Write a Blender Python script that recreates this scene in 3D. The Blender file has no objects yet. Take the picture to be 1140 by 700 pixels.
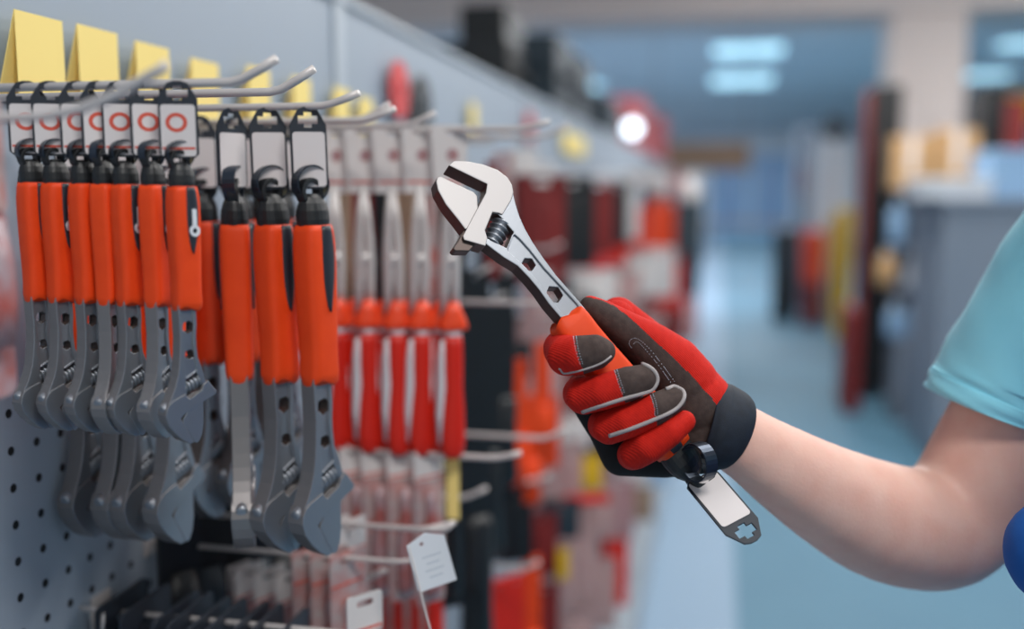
import bpy, bmesh, math, random
from mathutils import Vector, Matrix
from mathutils.geometry import delaunay_2d_cdt
from mathutils.bvhtree import BVHTree
random.seed(7)
S = bpy.context.scene
COL = S.collection
PI = math.pi

# ------------------------------------------------------------ camera
FPX = 1100.0; CH = 1.4
TH = math.atan(.12545); PS = math.atan(.2091 * math.cos(TH))
CF = Vector((-math.sin(PS) * math.cos(TH), math.cos(PS) * math.cos(TH), -math.sin(TH)))
CR = Vector((math.cos(PS), math.sin(PS), 0)); CU = CR.cross(CF)
CAM = Vector((0, 0, CH))
cd = bpy.data.cameras.new('camera'); cam = bpy.data.objects.new('camera', cd); COL.objects.link(cam)
cam.location = CAM; cam.rotation_euler = (PI / 2 - TH, 0, PS)
cd.sensor_width = 36; cd.lens = FPX / 1140 * 36; cd.clip_start = .02; cd.clip_end = 80
cd.dof.use_dof = True; cd.dof.focus_distance = .612; cd.dof.aperture_fstop = 2.0
S.camera = cam
# ------------------------------------------------------------ view, world, lights
S.view_settings.view_transform = 'Standard'; S.view_settings.look = 'None'
S.view_settings.gamma = 1; S.view_settings.use_curve_mapping = False
S.view_settings.exposure = -0.28
w = bpy.data.worlds.new('world'); S.world = w; w.use_nodes = True
bg = w.node_tree.nodes['Background']; bg.inputs[0].default_value = (.90, .96, 1, 1); bg.inputs[1].default_value = .66


def area(name, loc, rot, sx, sy, power, col=(1, .97, .93)):
    l = bpy.data.lights.new(name, 'AREA'); l.shape = 'RECTANGLE'; l.size = sx; l.size_y = sy
    l.energy = power; l.color = col
    o = bpy.data.objects.new(name, l); COL.objects.link(o); o.location = loc; o.rotation_euler = rot
    return o


CEIL = 3.3
area('ceiling_lamp_light', (.9, -.6, CEIL - .06), (0, 0, 0), 1.2, .6, 66)
area('ceiling_lamp_light', (.9, 1.8, CEIL - .06), (0, 0, 0), 1.2, .6, 54)
area('ceiling_lamp_light', (.5, 5, CEIL - .06), (0, 0, 0), 1.2, .6, 75)
area('ceiling_lamp_light', (3.5, 3, CEIL - .06), (0, 0, 0), 1.2, .6, 75)
area('ceiling_lamp_light', (3.5, 7, CEIL - .06), (0, 0, 0), 1.2, .6, 90)
area('ceiling_lamp_light', (.5, 12.5, CEIL - .12), (0, 0, 0), 2.0, 1.2, 150, (.93, .97, 1))
area('ceiling_lamp_light', (.5, 19, CEIL - .12), (0, 0, 0), 2.0, 1.2, 150, (.93, .97, 1))
area('ceiling_lamp_light', (-2.5, 14, CEIL - .12), (0, 0, 0), 2.0, 1.2, 150, (.93, .97, 1))
area('ceiling_lamp_light', (5, 15, CEIL - .12), (0, 0, 0), 2.0, 1.2, 150, (.93, .97, 1))

area('ceiling_lamp_light', (.5, 26, CEIL - .12), (0, 0, 0), 3, 1.2, 170, (.9, .96, 1))  # added light, there to brighten the far wall

for x_ in (1.0, 4.2):  # unseen point lights added to brighten the beam and nearby ceiling
    l_ = bpy.data.lights.new('beam_fill_light', 'POINT'); l_.energy = 60; l_.shadow_soft_size = .2; l_.color = (1, .95, .9)
    o_ = bpy.data.objects.new('beam_fill_light', l_); COL.objects.link(o_); o_.location = (x_, 6.0, 2.85)


def C(px, py, d):
    return CAM + d * (CF + CR * (px - 570) / FPX - CU * (py - 350) / FPX)


def ray(px, py):
    return C(px, py, 1) - CAM


def atX(px, py, X):
    v = ray(px, py); return CAM + v * (X / v.x)


def atY(px, py, Y):
    v = ray(px, py); return CAM + v * (Y / v.y)


def proj(p):
    q = Vector(p) - CAM; d = q.dot(CF)
    return 570 + FPX * q.dot(CR) / d, 350 - FPX * q.dot(CU) / d


# ------------------------------------------------------------ materials
def lin(c):
    return tuple((x / 12.92 if x <= .04045 else ((x + .055) / 1.055) ** 2.4) for x in [v / 255 for v in c])


def mat(name, rgb, rough=.5, metal=0, noise=None, bump=None, emit=0, trans=0, alpha=1, sss=0, spec=.5, sheen=0):
    m = bpy.data.materials.new(name); m.use_nodes = True
    nt = m.node_tree; b = nt.nodes['Principled BSDF']; c = lin(rgb) + (1,)
    b.inputs['Base Color'].default_value = c; b.inputs['Roughness'].default_value = rough
    b.inputs['Metallic'].default_value = metal
    b.inputs['Specular IOR Level'].default_value = spec
    if sheen: b.inputs['Sheen Weight'].default_value = sheen
    if emit:
        b.inputs['Emission Color'].default_value = c; b.inputs['Emission Strength'].default_value = emit
    if trans: b.inputs['Transmission Weight'].default_value = trans
    if alpha < 1: b.inputs['Alpha'].default_value = alpha
    if sss:
        b.inputs['Subsurface Weight'].default_value = sss
        b.inputs['Subsurface Radius'].default_value = (.009, .003, .0015); b.inputs['Subsurface Scale'].default_value = 1
    tc = nt.nodes.new('ShaderNodeTexCoord')
    if noise:                                   # (scale, second colour, amount)
        n = nt.nodes.new('ShaderNodeTexNoise'); n.inputs['Scale'].default_value = noise[0]; n.inputs['Detail'].default_value = 4
        r = nt.nodes.new('ShaderNodeMapRange'); r.inputs[1].default_value = .35; r.inputs[2].default_value = .7; r.inputs[4].default_value = noise[2]
        x = nt.nodes.new('ShaderNodeMix'); x.data_type = 'RGBA'; x.inputs[6].default_value = c; x.inputs[7].default_value = lin(noise[1]) + (1,)
        nt.links.new(tc.outputs['Object'], n.inputs['Vector']); nt.links.new(n.outputs[0], r.inputs[0])
        nt.links.new(r.outputs[0], x.inputs[0]); nt.links.new(x.outputs[2], b.inputs['Base Color'])
    if bump:                                    # (kind, scale, strength, distance)
        if bump[0] == 'wave':
            t = nt.nodes.new('ShaderNodeTexWave'); t.bands_direction = bump[4]
        else:
            t = nt.nodes.new('ShaderNodeTexNoise'); t.inputs['Detail'].default_value = 3
        t.inputs['Scale'].default_value = bump[1]
        bn = nt.nodes.new('ShaderNodeBump'); bn.inputs['Strength'].default_value = bump[2]; bn.inputs['Distance'].default_value = bump[3]
        nt.links.new(tc.outputs['Object'], t.inputs['Vector']); nt.links.new(t.outputs[-1 if bump[0] == 'wave' else 0], bn.inputs['Height'])
        nt.links.new(bn.outputs[0], b.inputs['Normal'])
    return m


M = dict(
    steel=mat('satin_steel', (154, 158, 165), .42, .84, bump=('noise', 700, .08, .0004)),
    polish=mat('polished_steel', (196, 191, 190), .5, .35, bump=('noise', 500, .05, .0003)),
    dark_steel=mat('dark_steel', (92, 80, 76), .42, .6),
    edge=mat('edge_steel', (140, 136, 136), .42, .75),
    orange=mat('orange_rubber', (230, 70, 18), .55, noise=(60, (218, 60, 16), .5), bump=('noise', 900, .05, .0004), spec=.3),
    red=mat('red_plastic', (212, 38, 22), .4, spec=.35),
    guard=mat('orange_plastic', (240, 72, 28), .4),
    black=mat('black_plastic', (22, 24, 27), .42),
    tagblack=mat('tag_plastic', (34, 40, 50), .45),
    band=mat('band_steel', (62, 70, 82), .3, .75),
    stick=mat('tag_sticker', (214, 207, 207), .55),
    card=mat('white_card', (214, 208, 206), .55),
    film=mat('printed_film', (176, 170, 170), .35, noise=(40, (190, 96, 84), .9)),
    pinkfilm=mat('pink_film', (170, 84, 76), .35, noise=(34, (168, 168, 176), 1)),
    print=mat('red_print', (208, 84, 66), .5),
    hook=mat('painted_wire', (205, 198, 196), .4, .1),
    yellow=mat('yellow_paper', (252, 226, 138), .7),
    panel=mat('panel_paint', (158, 170, 184), .55, noise=(3, (140, 157, 174), .5)),
    lip=mat('panel_edge', (176, 186, 196), .45),
    shelf=mat('shelf_paint', (150, 160, 170), .5),
    wall=mat('wall_paint', (214, 220, 228), .8, noise=(1.2, (202, 212, 224), .5)),
    ceiling=mat('ceiling_paint', (226, 226, 228), .85, noise=(.6, (216, 219, 224), .6)),
    beam=mat('beam_paint', (232, 218, 212), .8, noise=(2, (224, 212, 208), .5)),
    lamp=mat('lamp_diffuser', (225, 242, 255), .5, emit=5),
    lamp2=mat('dim_lamp_diffuser', (175, 222, 240), .5, emit=1.9),
    cardboard=mat('cardboard', (200, 160, 112), .8, noise=(8, (188, 148, 104), .5)),
    navy=mat('navy_neoprene', (18, 27, 40), .75, noise=(200, (26, 38, 54), .6), bump=('noise', 1400, .25, .0006)),
    gred=mat('knit_red', (204, 32, 18), .8, noise=(300, (184, 22, 14), .6), bump=('wave', 300, .35, .0006, 'DIAGONAL'), spec=.25),
    leather=mat('grey_suede', (66, 54, 51), .85, noise=(240, (84, 70, 66), .7), bump=('noise', 1200, .35, .0006), spec=.3),
    gblack=mat('black_knit', (14, 15, 18), .85, bump=('noise', 1200, .3, .0005)),
    piping=mat('grey_piping', (168, 160, 160), .8, bump=('noise', 1500, .4, .0005)),
    thread=mat('pale_thread', (190, 200, 215), .7),
    skin=mat('skin', (236, 192, 176), .5, noise=(45, (228, 168, 150), .5), bump=('noise', 420, .22, .0009), sss=.12),
    shirt=mat('cyan_jersey', (150, 228, 246), .85, noise=(30, (138, 218, 240), .5), bump=('noise', 1500, .3, .0006), sheen=.2),
    apron=mat('blue_cloth', (0, 92, 176), .75, bump=('noise', 600, .2, .0008)),
    trousers=mat('dark_trousers', (36, 44, 62), .85),
    shoe=mat('shoe_leather', (30, 28, 28), .5),
    hair=mat('brown_hair', (60, 42, 30), .7),
    grey=mat('grey_laminate', (134, 144, 158), .6, noise=(3, (110, 128, 150), .4)),
    white=mat('white_plastic', (218, 222, 228), .5),
    darkred=mat('dark_red', (120, 22, 20), .6),
    teal=mat('dark_case', (34, 48, 58), .5),
    paleblue=mat('pale_blue', (140, 176, 210), .6),
    yel2=mat('strong_yellow', (222, 176, 20), .6),
    rosy=mat('rosy_red', (214, 60, 62), .5),
    pink=mat('faded_pink', (196, 104, 112), .6),
    glass=mat('door_glass', (128, 160, 198), .2),
    brown=mat('wood_board', (150, 124, 104), .7),
)


def pegboard_mat():
    m = mat('pegboard_paint', (152, 164, 178), .5); nt = m.node_tree; b = nt.nodes['Principled BSDF']; L = nt.links.new
    tc = nt.nodes.new('ShaderNodeTexCoord'); sx = nt.nodes.new('ShaderNodeSeparateXYZ'); L(tc.outputs['Object'], sx.inputs[0])

    def mth(op, a, bb):
        n = nt.nodes.new('ShaderNodeMath'); n.operation = op
        for i, v in enumerate((a, bb)):
            if isinstance(v, (int, float)): n.inputs[i].default_value = v
            else: L(v, n.inputs[i])
        return n.outputs[0]
    p = .0262
    dy = mth('SUBTRACT', mth('FRACT', mth('DIVIDE', mth('SUBTRACT', sx.outputs[1], .5764 - p / 2), p), 0), .5)
    dz = mth('SUBTRACT', mth('FRACT', mth('DIVIDE', mth('SUBTRACT', sx.outputs[2], 1.1705 - p / 2), p), 0), .5)
    d = mth('ADD', mth('MULTIPLY', dy, dy), mth('MULTIPLY', dz, dz))
    h = mth('LESS_THAN', d, .0150)
    lo = mth('LESS_THAN', sx.outputs[2], 1.44)
    h = mth('MULTIPLY', h, lo)
    x = nt.nodes.new('ShaderNodeMix'); x.data_type = 'RGBA'; L(h, x.inputs[0])
    x.inputs[6].default_value = lin((152, 164, 178)) + (1,); x.inputs[7].default_value = lin((8, 10, 14)) + (1,)
    L(x.outputs[2], b.inputs['Base Color'])
    return m


def floor_mat():
    m = mat('floor_vinyl', (98, 146, 172), .6); nt = m.node_tree; b = nt.nodes['Principled BSDF']; L = nt.links.new
    tc = nt.nodes.new('ShaderNodeTexCoord'); sx = nt.nodes.new('ShaderNodeSeparateXYZ'); L(tc.outputs['Object'], sx.inputs[0])
    r = nt.nodes.new('ShaderNodeMapRange'); L(sx.outputs[0], r.inputs[0]); r.inputs[1].default_value = .085; r.inputs[2].default_value = .1
    n = nt.nodes.new('ShaderNodeTexNoise'); n.inputs['Scale'].default_value = 2.5; L(tc.outputs['Object'], n.inputs['Vector'])
    a = nt.nodes.new('ShaderNodeMix'); a.data_type = 'RGBA'; L(n.outputs[0], a.inputs[0])
    a.inputs[6].default_value = lin((74, 116, 140)) + (1,); a.inputs[7].default_value = lin((84, 128, 150)) + (1,)
    x = nt.nodes.new('ShaderNodeMix'); x.data_type = 'RGBA'; L(r.outputs[0], x.inputs[0])
    x.inputs[6].default_value = lin((136, 161, 184)) + (1,); L(a.outputs[2], x.inputs[7])
    L(x.outputs[2], b.inputs['Base Color'])
    return m


M['peg'] = pegboard_mat(); M['floor'] = floor_mat()


# ------------------------------------------------------------ helpers
class MB:
    def __init__(s): s.v = []; s.f = []; s.m = []

    def add(s, vs, fs, mi=0):
        o = len(s.v); s.v += [tuple(v) for v in vs]; s.f += [tuple(i + o for i in f) for f in fs]; s.m += [mi] * len(fs); return s

    def box(s, a, b, mi=0, T=None):
        vs = [Vector((x, y, z)) for x in (a[0], b[0]) for y in (a[1], b[1]) for z in (a[2], b[2])]
        if T: vs = [T @ v for v in vs]
        return s.add(vs, [(0, 1, 3, 2), (4, 6, 7, 5), (0, 4, 5, 1), (2, 3, 7, 6), (0, 2, 6, 4), (1, 5, 7, 3)], mi)

    def plate(s, outer, holes=(), t=.001, z0=0, mi=0, side=None, recess=None, rholes=(), rd=0):
        """flat plate in the xy plane, thickness 2t about z0, with through holes and an optional recessed panel"""
        side = mi if side is None else side

        def cap(loops, z, m2):
            P = []; E_ = []
            for l in loops:
                k = len(P); P += [Vector((p[0] * 1000, p[1] * 1000)) for p in l]; E_ += [(k + i, k + (i + 1) % len(l)) for i in range(len(l))]
            vo, _, fo, *_ = delaunay_2d_cdt(P, E_, [], 0, 1e-6)

            def inside(x, y, l):
                c = False
                for i in range(len(l)):
                    (x0, y0), (x1, y1) = l[i - 1][:2], l[i][:2]
                    if (y0 > y) != (y1 > y) and x < (x1 - x0) * (y - y0) / (y1 - y0) + x0: c = not c
                return c
            keep = []
            for f in fo:
                x = sum(vo[i].x for i in f) / len(f) / 1000; y = sum(vo[i].y for i in f) / len(f) / 1000
                if inside(x, y, loops[0]) and not any(inside(x, y, l) for l in loops[1:]): keep.append(tuple(f))
            s.add([(v.x / 1000, v.y / 1000, z) for v in vo], keep, m2)

        def walls(loop, za, zb, m2):
            n = len(loop); s.add([(p[0], p[1], za) for p in loop] + [(p[0], p[1], zb) for p in loop],
                                 [(i, (i + 1) % n, n + (i + 1) % n, n + i) for i in range(n)], m2)
        for sg in (1, -1):
            cap([outer] + list(holes) + ([recess] if recess else []), z0 + sg * t, mi)
            if recess:
                cap([recess] + list(rholes), z0 + sg * (t - rd), mi); walls(recess, z0 + sg * t, z0 + sg * (t - rd), mi)
        walls(outer, z0 - t, z0 + t, side)
        for h in holes: walls(h, z0 - t, z0 + t, side)
        for h in rholes: walls(h, z0 - t + rd, z0 + t - rd, 3)  # hole walls take a darker steel, the shade inside put into the colour
        return s

    def loft(s, rings, mi=0, cap=True):
        n = len(rings[0]); vs = [p for r in rings for p in r]; fs = []
        for k in range(len(rings) - 1):
            for i in range(n):
                j = (i + 1) % n; fs.append((k * n + i, k * n + j, (k + 1) * n + j, (k + 1) * n + i))
        if cap: fs += [tuple(range(n))[::-1], tuple(range((len(rings) - 1) * n, len(rings) * n))]
        return s.add(vs, fs, mi)

    def tube(s, pts, r, n=10, mi=0, flat=None):
        pts = [Vector(p) for p in pts]; rs = r if isinstance(r, (list, tuple)) else [r] * len(pts); rings = []; up = None
        for i, p in enumerate(pts):
            t = (pts[min(i + 1, len(pts) - 1)] - pts[max(i - 1, 0)]).normalized()
            if up is None: up = t.orthogonal().normalized()
            up = (up - t * up.dot(t)).normalized(); b = t.cross(up)
            rings.append([p + (up * math.cos(2 * PI * k / n) + b * math.sin(2 * PI * k / n)) * rs[i] for k in range(n)])
        return s.loft(rings, mi)

    def build(s, name, mats, parent=None, smooth=False, bevel=0, sub=0, merge=True):
        me = bpy.data.meshes.new(name); me.from_pydata(s.v, [], s.f)
        if not isinstance(mats, (list, tuple)): mats = [mats]
        for m in mats: me.materials.append(m)
        for p, mi in zip(me.polygons, s.m): p.material_index = mi
        bm = bmesh.new(); bm.from_mesh(me)
        if merge: bmesh.ops.remove_doubles(bm, verts=bm.verts, dist=1e-6)
        bmesh.ops.recalc_face_normals(bm, faces=bm.faces); bm.to_mesh(me); bm.free()
        if smooth:
            for p in me.polygons: p.use_smooth = True
        o = bpy.data.objects.new(name, me); COL.objects.link(o)
        if parent: o.parent = parent
        if bevel:
            b = o.modifiers.new('bevel', 'BEVEL'); b.width = bevel; b.segments = 2; b.limit_method = 'ANGLE'; b.angle_limit = math.radians(35)
        if sub:
            b = o.modifiers.new('sub', 'SUBSURF'); b.levels = sub; b.render_levels = sub
        return o


def tag(o, label=None, cat=None, group=None, kind=None):
    if label: o['label'] = label
    if cat: o['category'] = cat
    if group: o['group'] = group
    if kind: o['kind'] = kind
    return o


def empty(name, label, cat, loc=(0, 0, 0), mtx=None, group=None):
    o = bpy.data.objects.new(name, None); COL.objects.link(o); o.empty_display_size = .02
    if mtx is not None: o.matrix_world = mtx
    else: o.location = loc
    return tag(o, label, cat, group)


KIDS = {}


def dup(root, mtx, label, group=None):
    r = root.copy(); COL.objects.link(r); r.matrix_world = mtx; r['label'] = label
    if group: r['group'] = group
    for ch in list(root.children):
        c = ch.copy(); COL.objects.link(c); c.parent = r
        for g in list(ch.children):
            d = g.copy(); COL.objects.link(d); d.parent = c
    return r


def frame(x, y, z, o):
    m = Matrix.Identity(4)
    for i, v in enumerate((x, y, z)):
        for k in range(3): m[k][i] = v[k]
    for k in range(3): m[k][3] = o[k]
    return m


def rrect(w, h, r, n=4, cx=0, cy=0):
    out = []
    for (sx, sy, a0) in ((1, 1, 0), (-1, 1, 90), (-1, -1, 180), (1, -1, 270)):
        for k in range(n + 1):
            a = math.radians(a0 + 90 * k / n); out.append((cx + sx * (w / 2 - r) + r * math.cos(a), cy + sy * (h / 2 - r) + r * math.sin(a)))
    return out


def ngon(cx, cy, r, n, a0=0):
    return [(cx + r * math.cos(a0 + 2 * PI * i / n), cy + r * math.sin(a0 + 2 * PI * i / n)) for i in range(n)]


def sellipse(a, b, n=24, e=.75):
    out = []
    for k in range(n):
        t = 2 * PI * k / n; c, s_ = math.cos(t), math.sin(t)
        out.append((a * math.copysign(abs(c) ** e, c), b * math.copysign(abs(s_) ** e, s_)))
    return out


def spline(pts, n):
    """Catmull-Rom through tuples of any length"""
    out = []; P = [pts[0]] + list(pts) + [pts[-1]]
    for i in range(1, len(P) - 2):
        for k in range(n):
            t = k / n
            out.append(tuple(.5 * (2 * b + (c - a) * t + (2 * a - 5 * b + 4 * c - d) * t * t + (-a + 3 * b - 3 * c + d) * t ** 3)
                             for a, b, c, d in zip(P[i - 1], P[i], P[i + 1], P[i + 2])))
    out.append(tuple(pts[-1])); return out


# ------------------------------------------------------------ the setting
def struct(name, mb, m, **k): return tag(mb.build(name, m, **k), kind='structure')


struct('floor', MB().box((-9, -3, -.05), (9, 31, 0)), M['floor'])
struct('ceiling', MB().box((-9, -3, CEIL), (9, 31, CEIL + .1)), M['ceiling'])
struct('wall_back', MB().box((-9, 30, 0), (9, 30.15, CEIL)), M['wall'])
struct('wall_right', MB().box((9, -3, 0), (9.15, 31, CEIL)), M['wall'])
struct('trim_1', MB().box((-8.98, 9.2, 2.93), (8.98, 10.0, CEIL - .001)), M['beam'])                 # ceiling beam
bx = atY(990, 160, 9.2).x; bx2 = atY(1074, 160, 9.2).x
struct('wall_column', MB().box((bx, 9.3, .001), (bx2, 9.9, 2.93)), M['beam'])
# glazed double door in the far wall
d = empty('door_1', None, None, (.9, 29.95, 0)); d['kind'] = 'structure'
MB().box((-1.35, -.06, 0), (-1.2, .04, 2.5)).box((1.2, -.06, 0), (1.35, .04, 2.5)).box((-1.35, -.06, 2.5), (1.35, .04, 2.65)).build('door_frame', M['white'], d)
for sx in (-1, 1):
    lf = MB().plate([(sx * .04, 0), (sx * 1.18, 0), (sx * 1.18, 2.48), (sx * .04, 2.48)], [[(sx * .2, .3), (sx * 1.0, .3), (sx * 1.0, 2.3), (sx * .2, 2.3)]], .03)
    lf.v = [(x, z, y) for x, y, z in lf.v]; dl = lf.build('door_leaf', M['paleblue'], d)
    MB().box((min(sx * .2, sx * 1.0), -.01, .3), (max(sx * .2, sx * 1.0), .01, 2.3)).build('door_glass', M['glass'], dl)


def ceiling_light(px, py, Z, wid, dep, m, label):
    v = ray(px, py); p = CAM + v * ((Z - CH) / v.z)
    t = empty('ceiling_light', label, 'ceiling light', (p.x, p.y, CEIL - .002))
    MB().plate(rrect(wid, dep, .02), [rrect(wid - .06, dep - .06, .02)], .03, z0=-.03).build('frame', M['white'], t)
    MB().plate(rrect(wid - .06, dep - .06, .02), t=.01, z0=-.03).build('diffuser', M[m], t)


ceiling_light(833, 56, CEIL - .05, .95, 1.2, 'lamp2', 'wide pale blue ceiling light panel, upper of the two beside the beam')
ceiling_light(826, 89, CEIL - .05, 1.05, 1.7, 'lamp2', 'wide pale ceiling light panel just below the brighter one in the aisle middle')
ceiling_light(1098, 84, CEIL - .05, .8, 1.2, 'lamp2', 'pale ceiling light panel right of the square column')
ceiling_light(1136, 49, CEIL - .05, .6, .9, 'lamp2', 'ceiling light panel cut by the right edge of the photo')
ceiling_light(626, 62, CEIL - .05, .45, .9, 'lamp', 'brightest white ceiling light above the black boxes')
ceiling_light(660, 95, CEIL - .05, .4, 1.2, 'lamp2', 'blue-tinted ceiling light right of the black boxes')

# ------------------------------------------------------------ left shelving unit
WX = -.47
PB = WX
g = empty('pegboard_gondola', 'long blue-grey perforated shelving wall running down the left side', 'shelf', (WX, .1, 0))


def gbox(name, a, b, m, bevel=0):
    o = Vector((WX, .1, 0)); return MB().box(Vector(a) - o, Vector(b) - o).build(name, m, g, bevel=bevel)


# perforated back panel (object coordinates = world coordinates through its own origin offset)
pb = MB().box((WX - .02, -1.5, .15), (WX, 9.5, 1.632)).build('back_panel', M['peg']); pb.parent = g; pb.matrix_parent_inverse = Matrix.Translation((-WX, -.1, 0))
gbox('top_rail', (WX - .035, -1.5, 1.632), (WX + .006, 9.5, 1.642), M['lip'], .002)
for i, y in enumerate((-.05, 1.178, 2.41, 3.64, 4.87, 6.1, 7.33)):
    gbox('upright', (WX + .0005, y, .15), (WX + .004, y + .03, 1.631), M['lip'])
gbox('base_shelf', (WX, -1.5, .002), (-.21, 9.5, .16), M['shelf'], .004)
gbox('rear_panel', (-.95, -1.5, .002), (WX - .022, 9.5, 1.60), M['shelf'])

XT = -.2364
HOOKN = 0


def hook(y, z, label, xt=XT, rise=.012, r=.0026, group=None, bend=.028):
    """wire display hook: straight rod out of the panel, tip bent up, little back plate"""
    t = empty('display_hook', label, 'hook', (WX, y, z), group=group)
    L = xt - WX
    pts = [(-.001, 0, 0), (L - bend, 0, 0), (L - bend * .75, 0, rise * .12), (L - bend * .4, 0, rise * .5), (L, 0, rise)]
    MB().tube(pts, r, 10).build('rod', M['hook'], t, smooth=True)
    MB().box((.0005, -.012, -.012), (.0025, .012, .014)).build('back_plate', M['hook'], t, bevel=.0008)
    return t


# ------------------------------------------------------------ adjustable wrench
def W(cx, cy, cos=.906):
    px = 470 + cx / 3.5; py = 170 + cy / 3.5; dx = px - 775; dy = py - 530
    return ((dx * .77 - dy * .64) / 1774 / cos, (dx * -.64 + dy * -.77) / 1774)


def WP(l): return [W(*p) for p in l]


def WN(l): return [W((60 + x / 4.667) * 3.5, (60 + y / 4.667) * 3.5) for x, y in l]


def band(mb, c, ax1, ax2, r, wd, th, a0=0, a1=2 * PI, n=28, mi=0):
    """flat strip bent round a circle; ax1, ax2 span the circle plane, the strip is wd wide across it"""
    ax1 = Vector(ax1); ax2 = Vector(ax2); nn = ax1.cross(ax2); rings = []
    for k in range(n + 1):
        a = a0 + (a1 - a0) * k / n; e = ax1 * math.cos(a) + ax2 * math.sin(a)
        rings.append([Vector(c) + e * (r + sr * th) + nn * sw * wd / 2 for sr, sw in ((-.5, -1), (.5, -1), (.5, 1), (-.5, 1))])
    mb.loft(rings, mi)


def make_tag(parent, T, printed):
    """hang tag in tool-local space: T maps tag plane (x right, y away from its hook end) to the tool"""
    w_, h = .0245, .054
    out = [(-w_ / 2, .012), (-w_ / 2 + .006, .0015), (-w_ / 2 + .010, 0), (w_ / 2 - .010, 0), (w_ / 2 - .006, .0015), (w_ / 2, .012), (w_ / 2, h - .003), (w_ / 2 - .003, h), (-w_ / 2 + .003, h), (-w_ / 2, h - .003)]
    a, b = .0026, .0065; cy = .0085
    plus = [(-a, cy - .005), (a, cy - .005), (a, cy - a), (b, cy - a), (b, cy + a), (a, cy + a), (a, cy + .005), (-a, cy + .005), (-a, cy + a), (-b, cy + a), (-b, cy - a), (-a, cy - a)]
    m = MB().plate(out, [plus], .0007); m.v = [tuple(T @ Vector(v)) for v in m.v]
    t = m.build('hang_tag', M['tagblack'], parent, bevel=.0003)
    s = MB()
    for sg in (1, -1):
        s.plate(rrect(.0215, .036, .0022, cy=.0345), t=.00015, z0=sg * .00095)
        if printed:
            s.plate(ngon(.001, .029, .0068, 20), [ngon(.001, .029, .0042, 20)], .00006, sg * .00118, mi=1)
            s.plate(rrect(.0205, .0016, .0005, cy=.047), t=.00006, z0=sg * .00118, mi=1)
    s.v = [tuple(T @ Vector(v)) for v in s.v]
    s.build('sticker', [M['stick'], M['print']], t)
    return t


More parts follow.
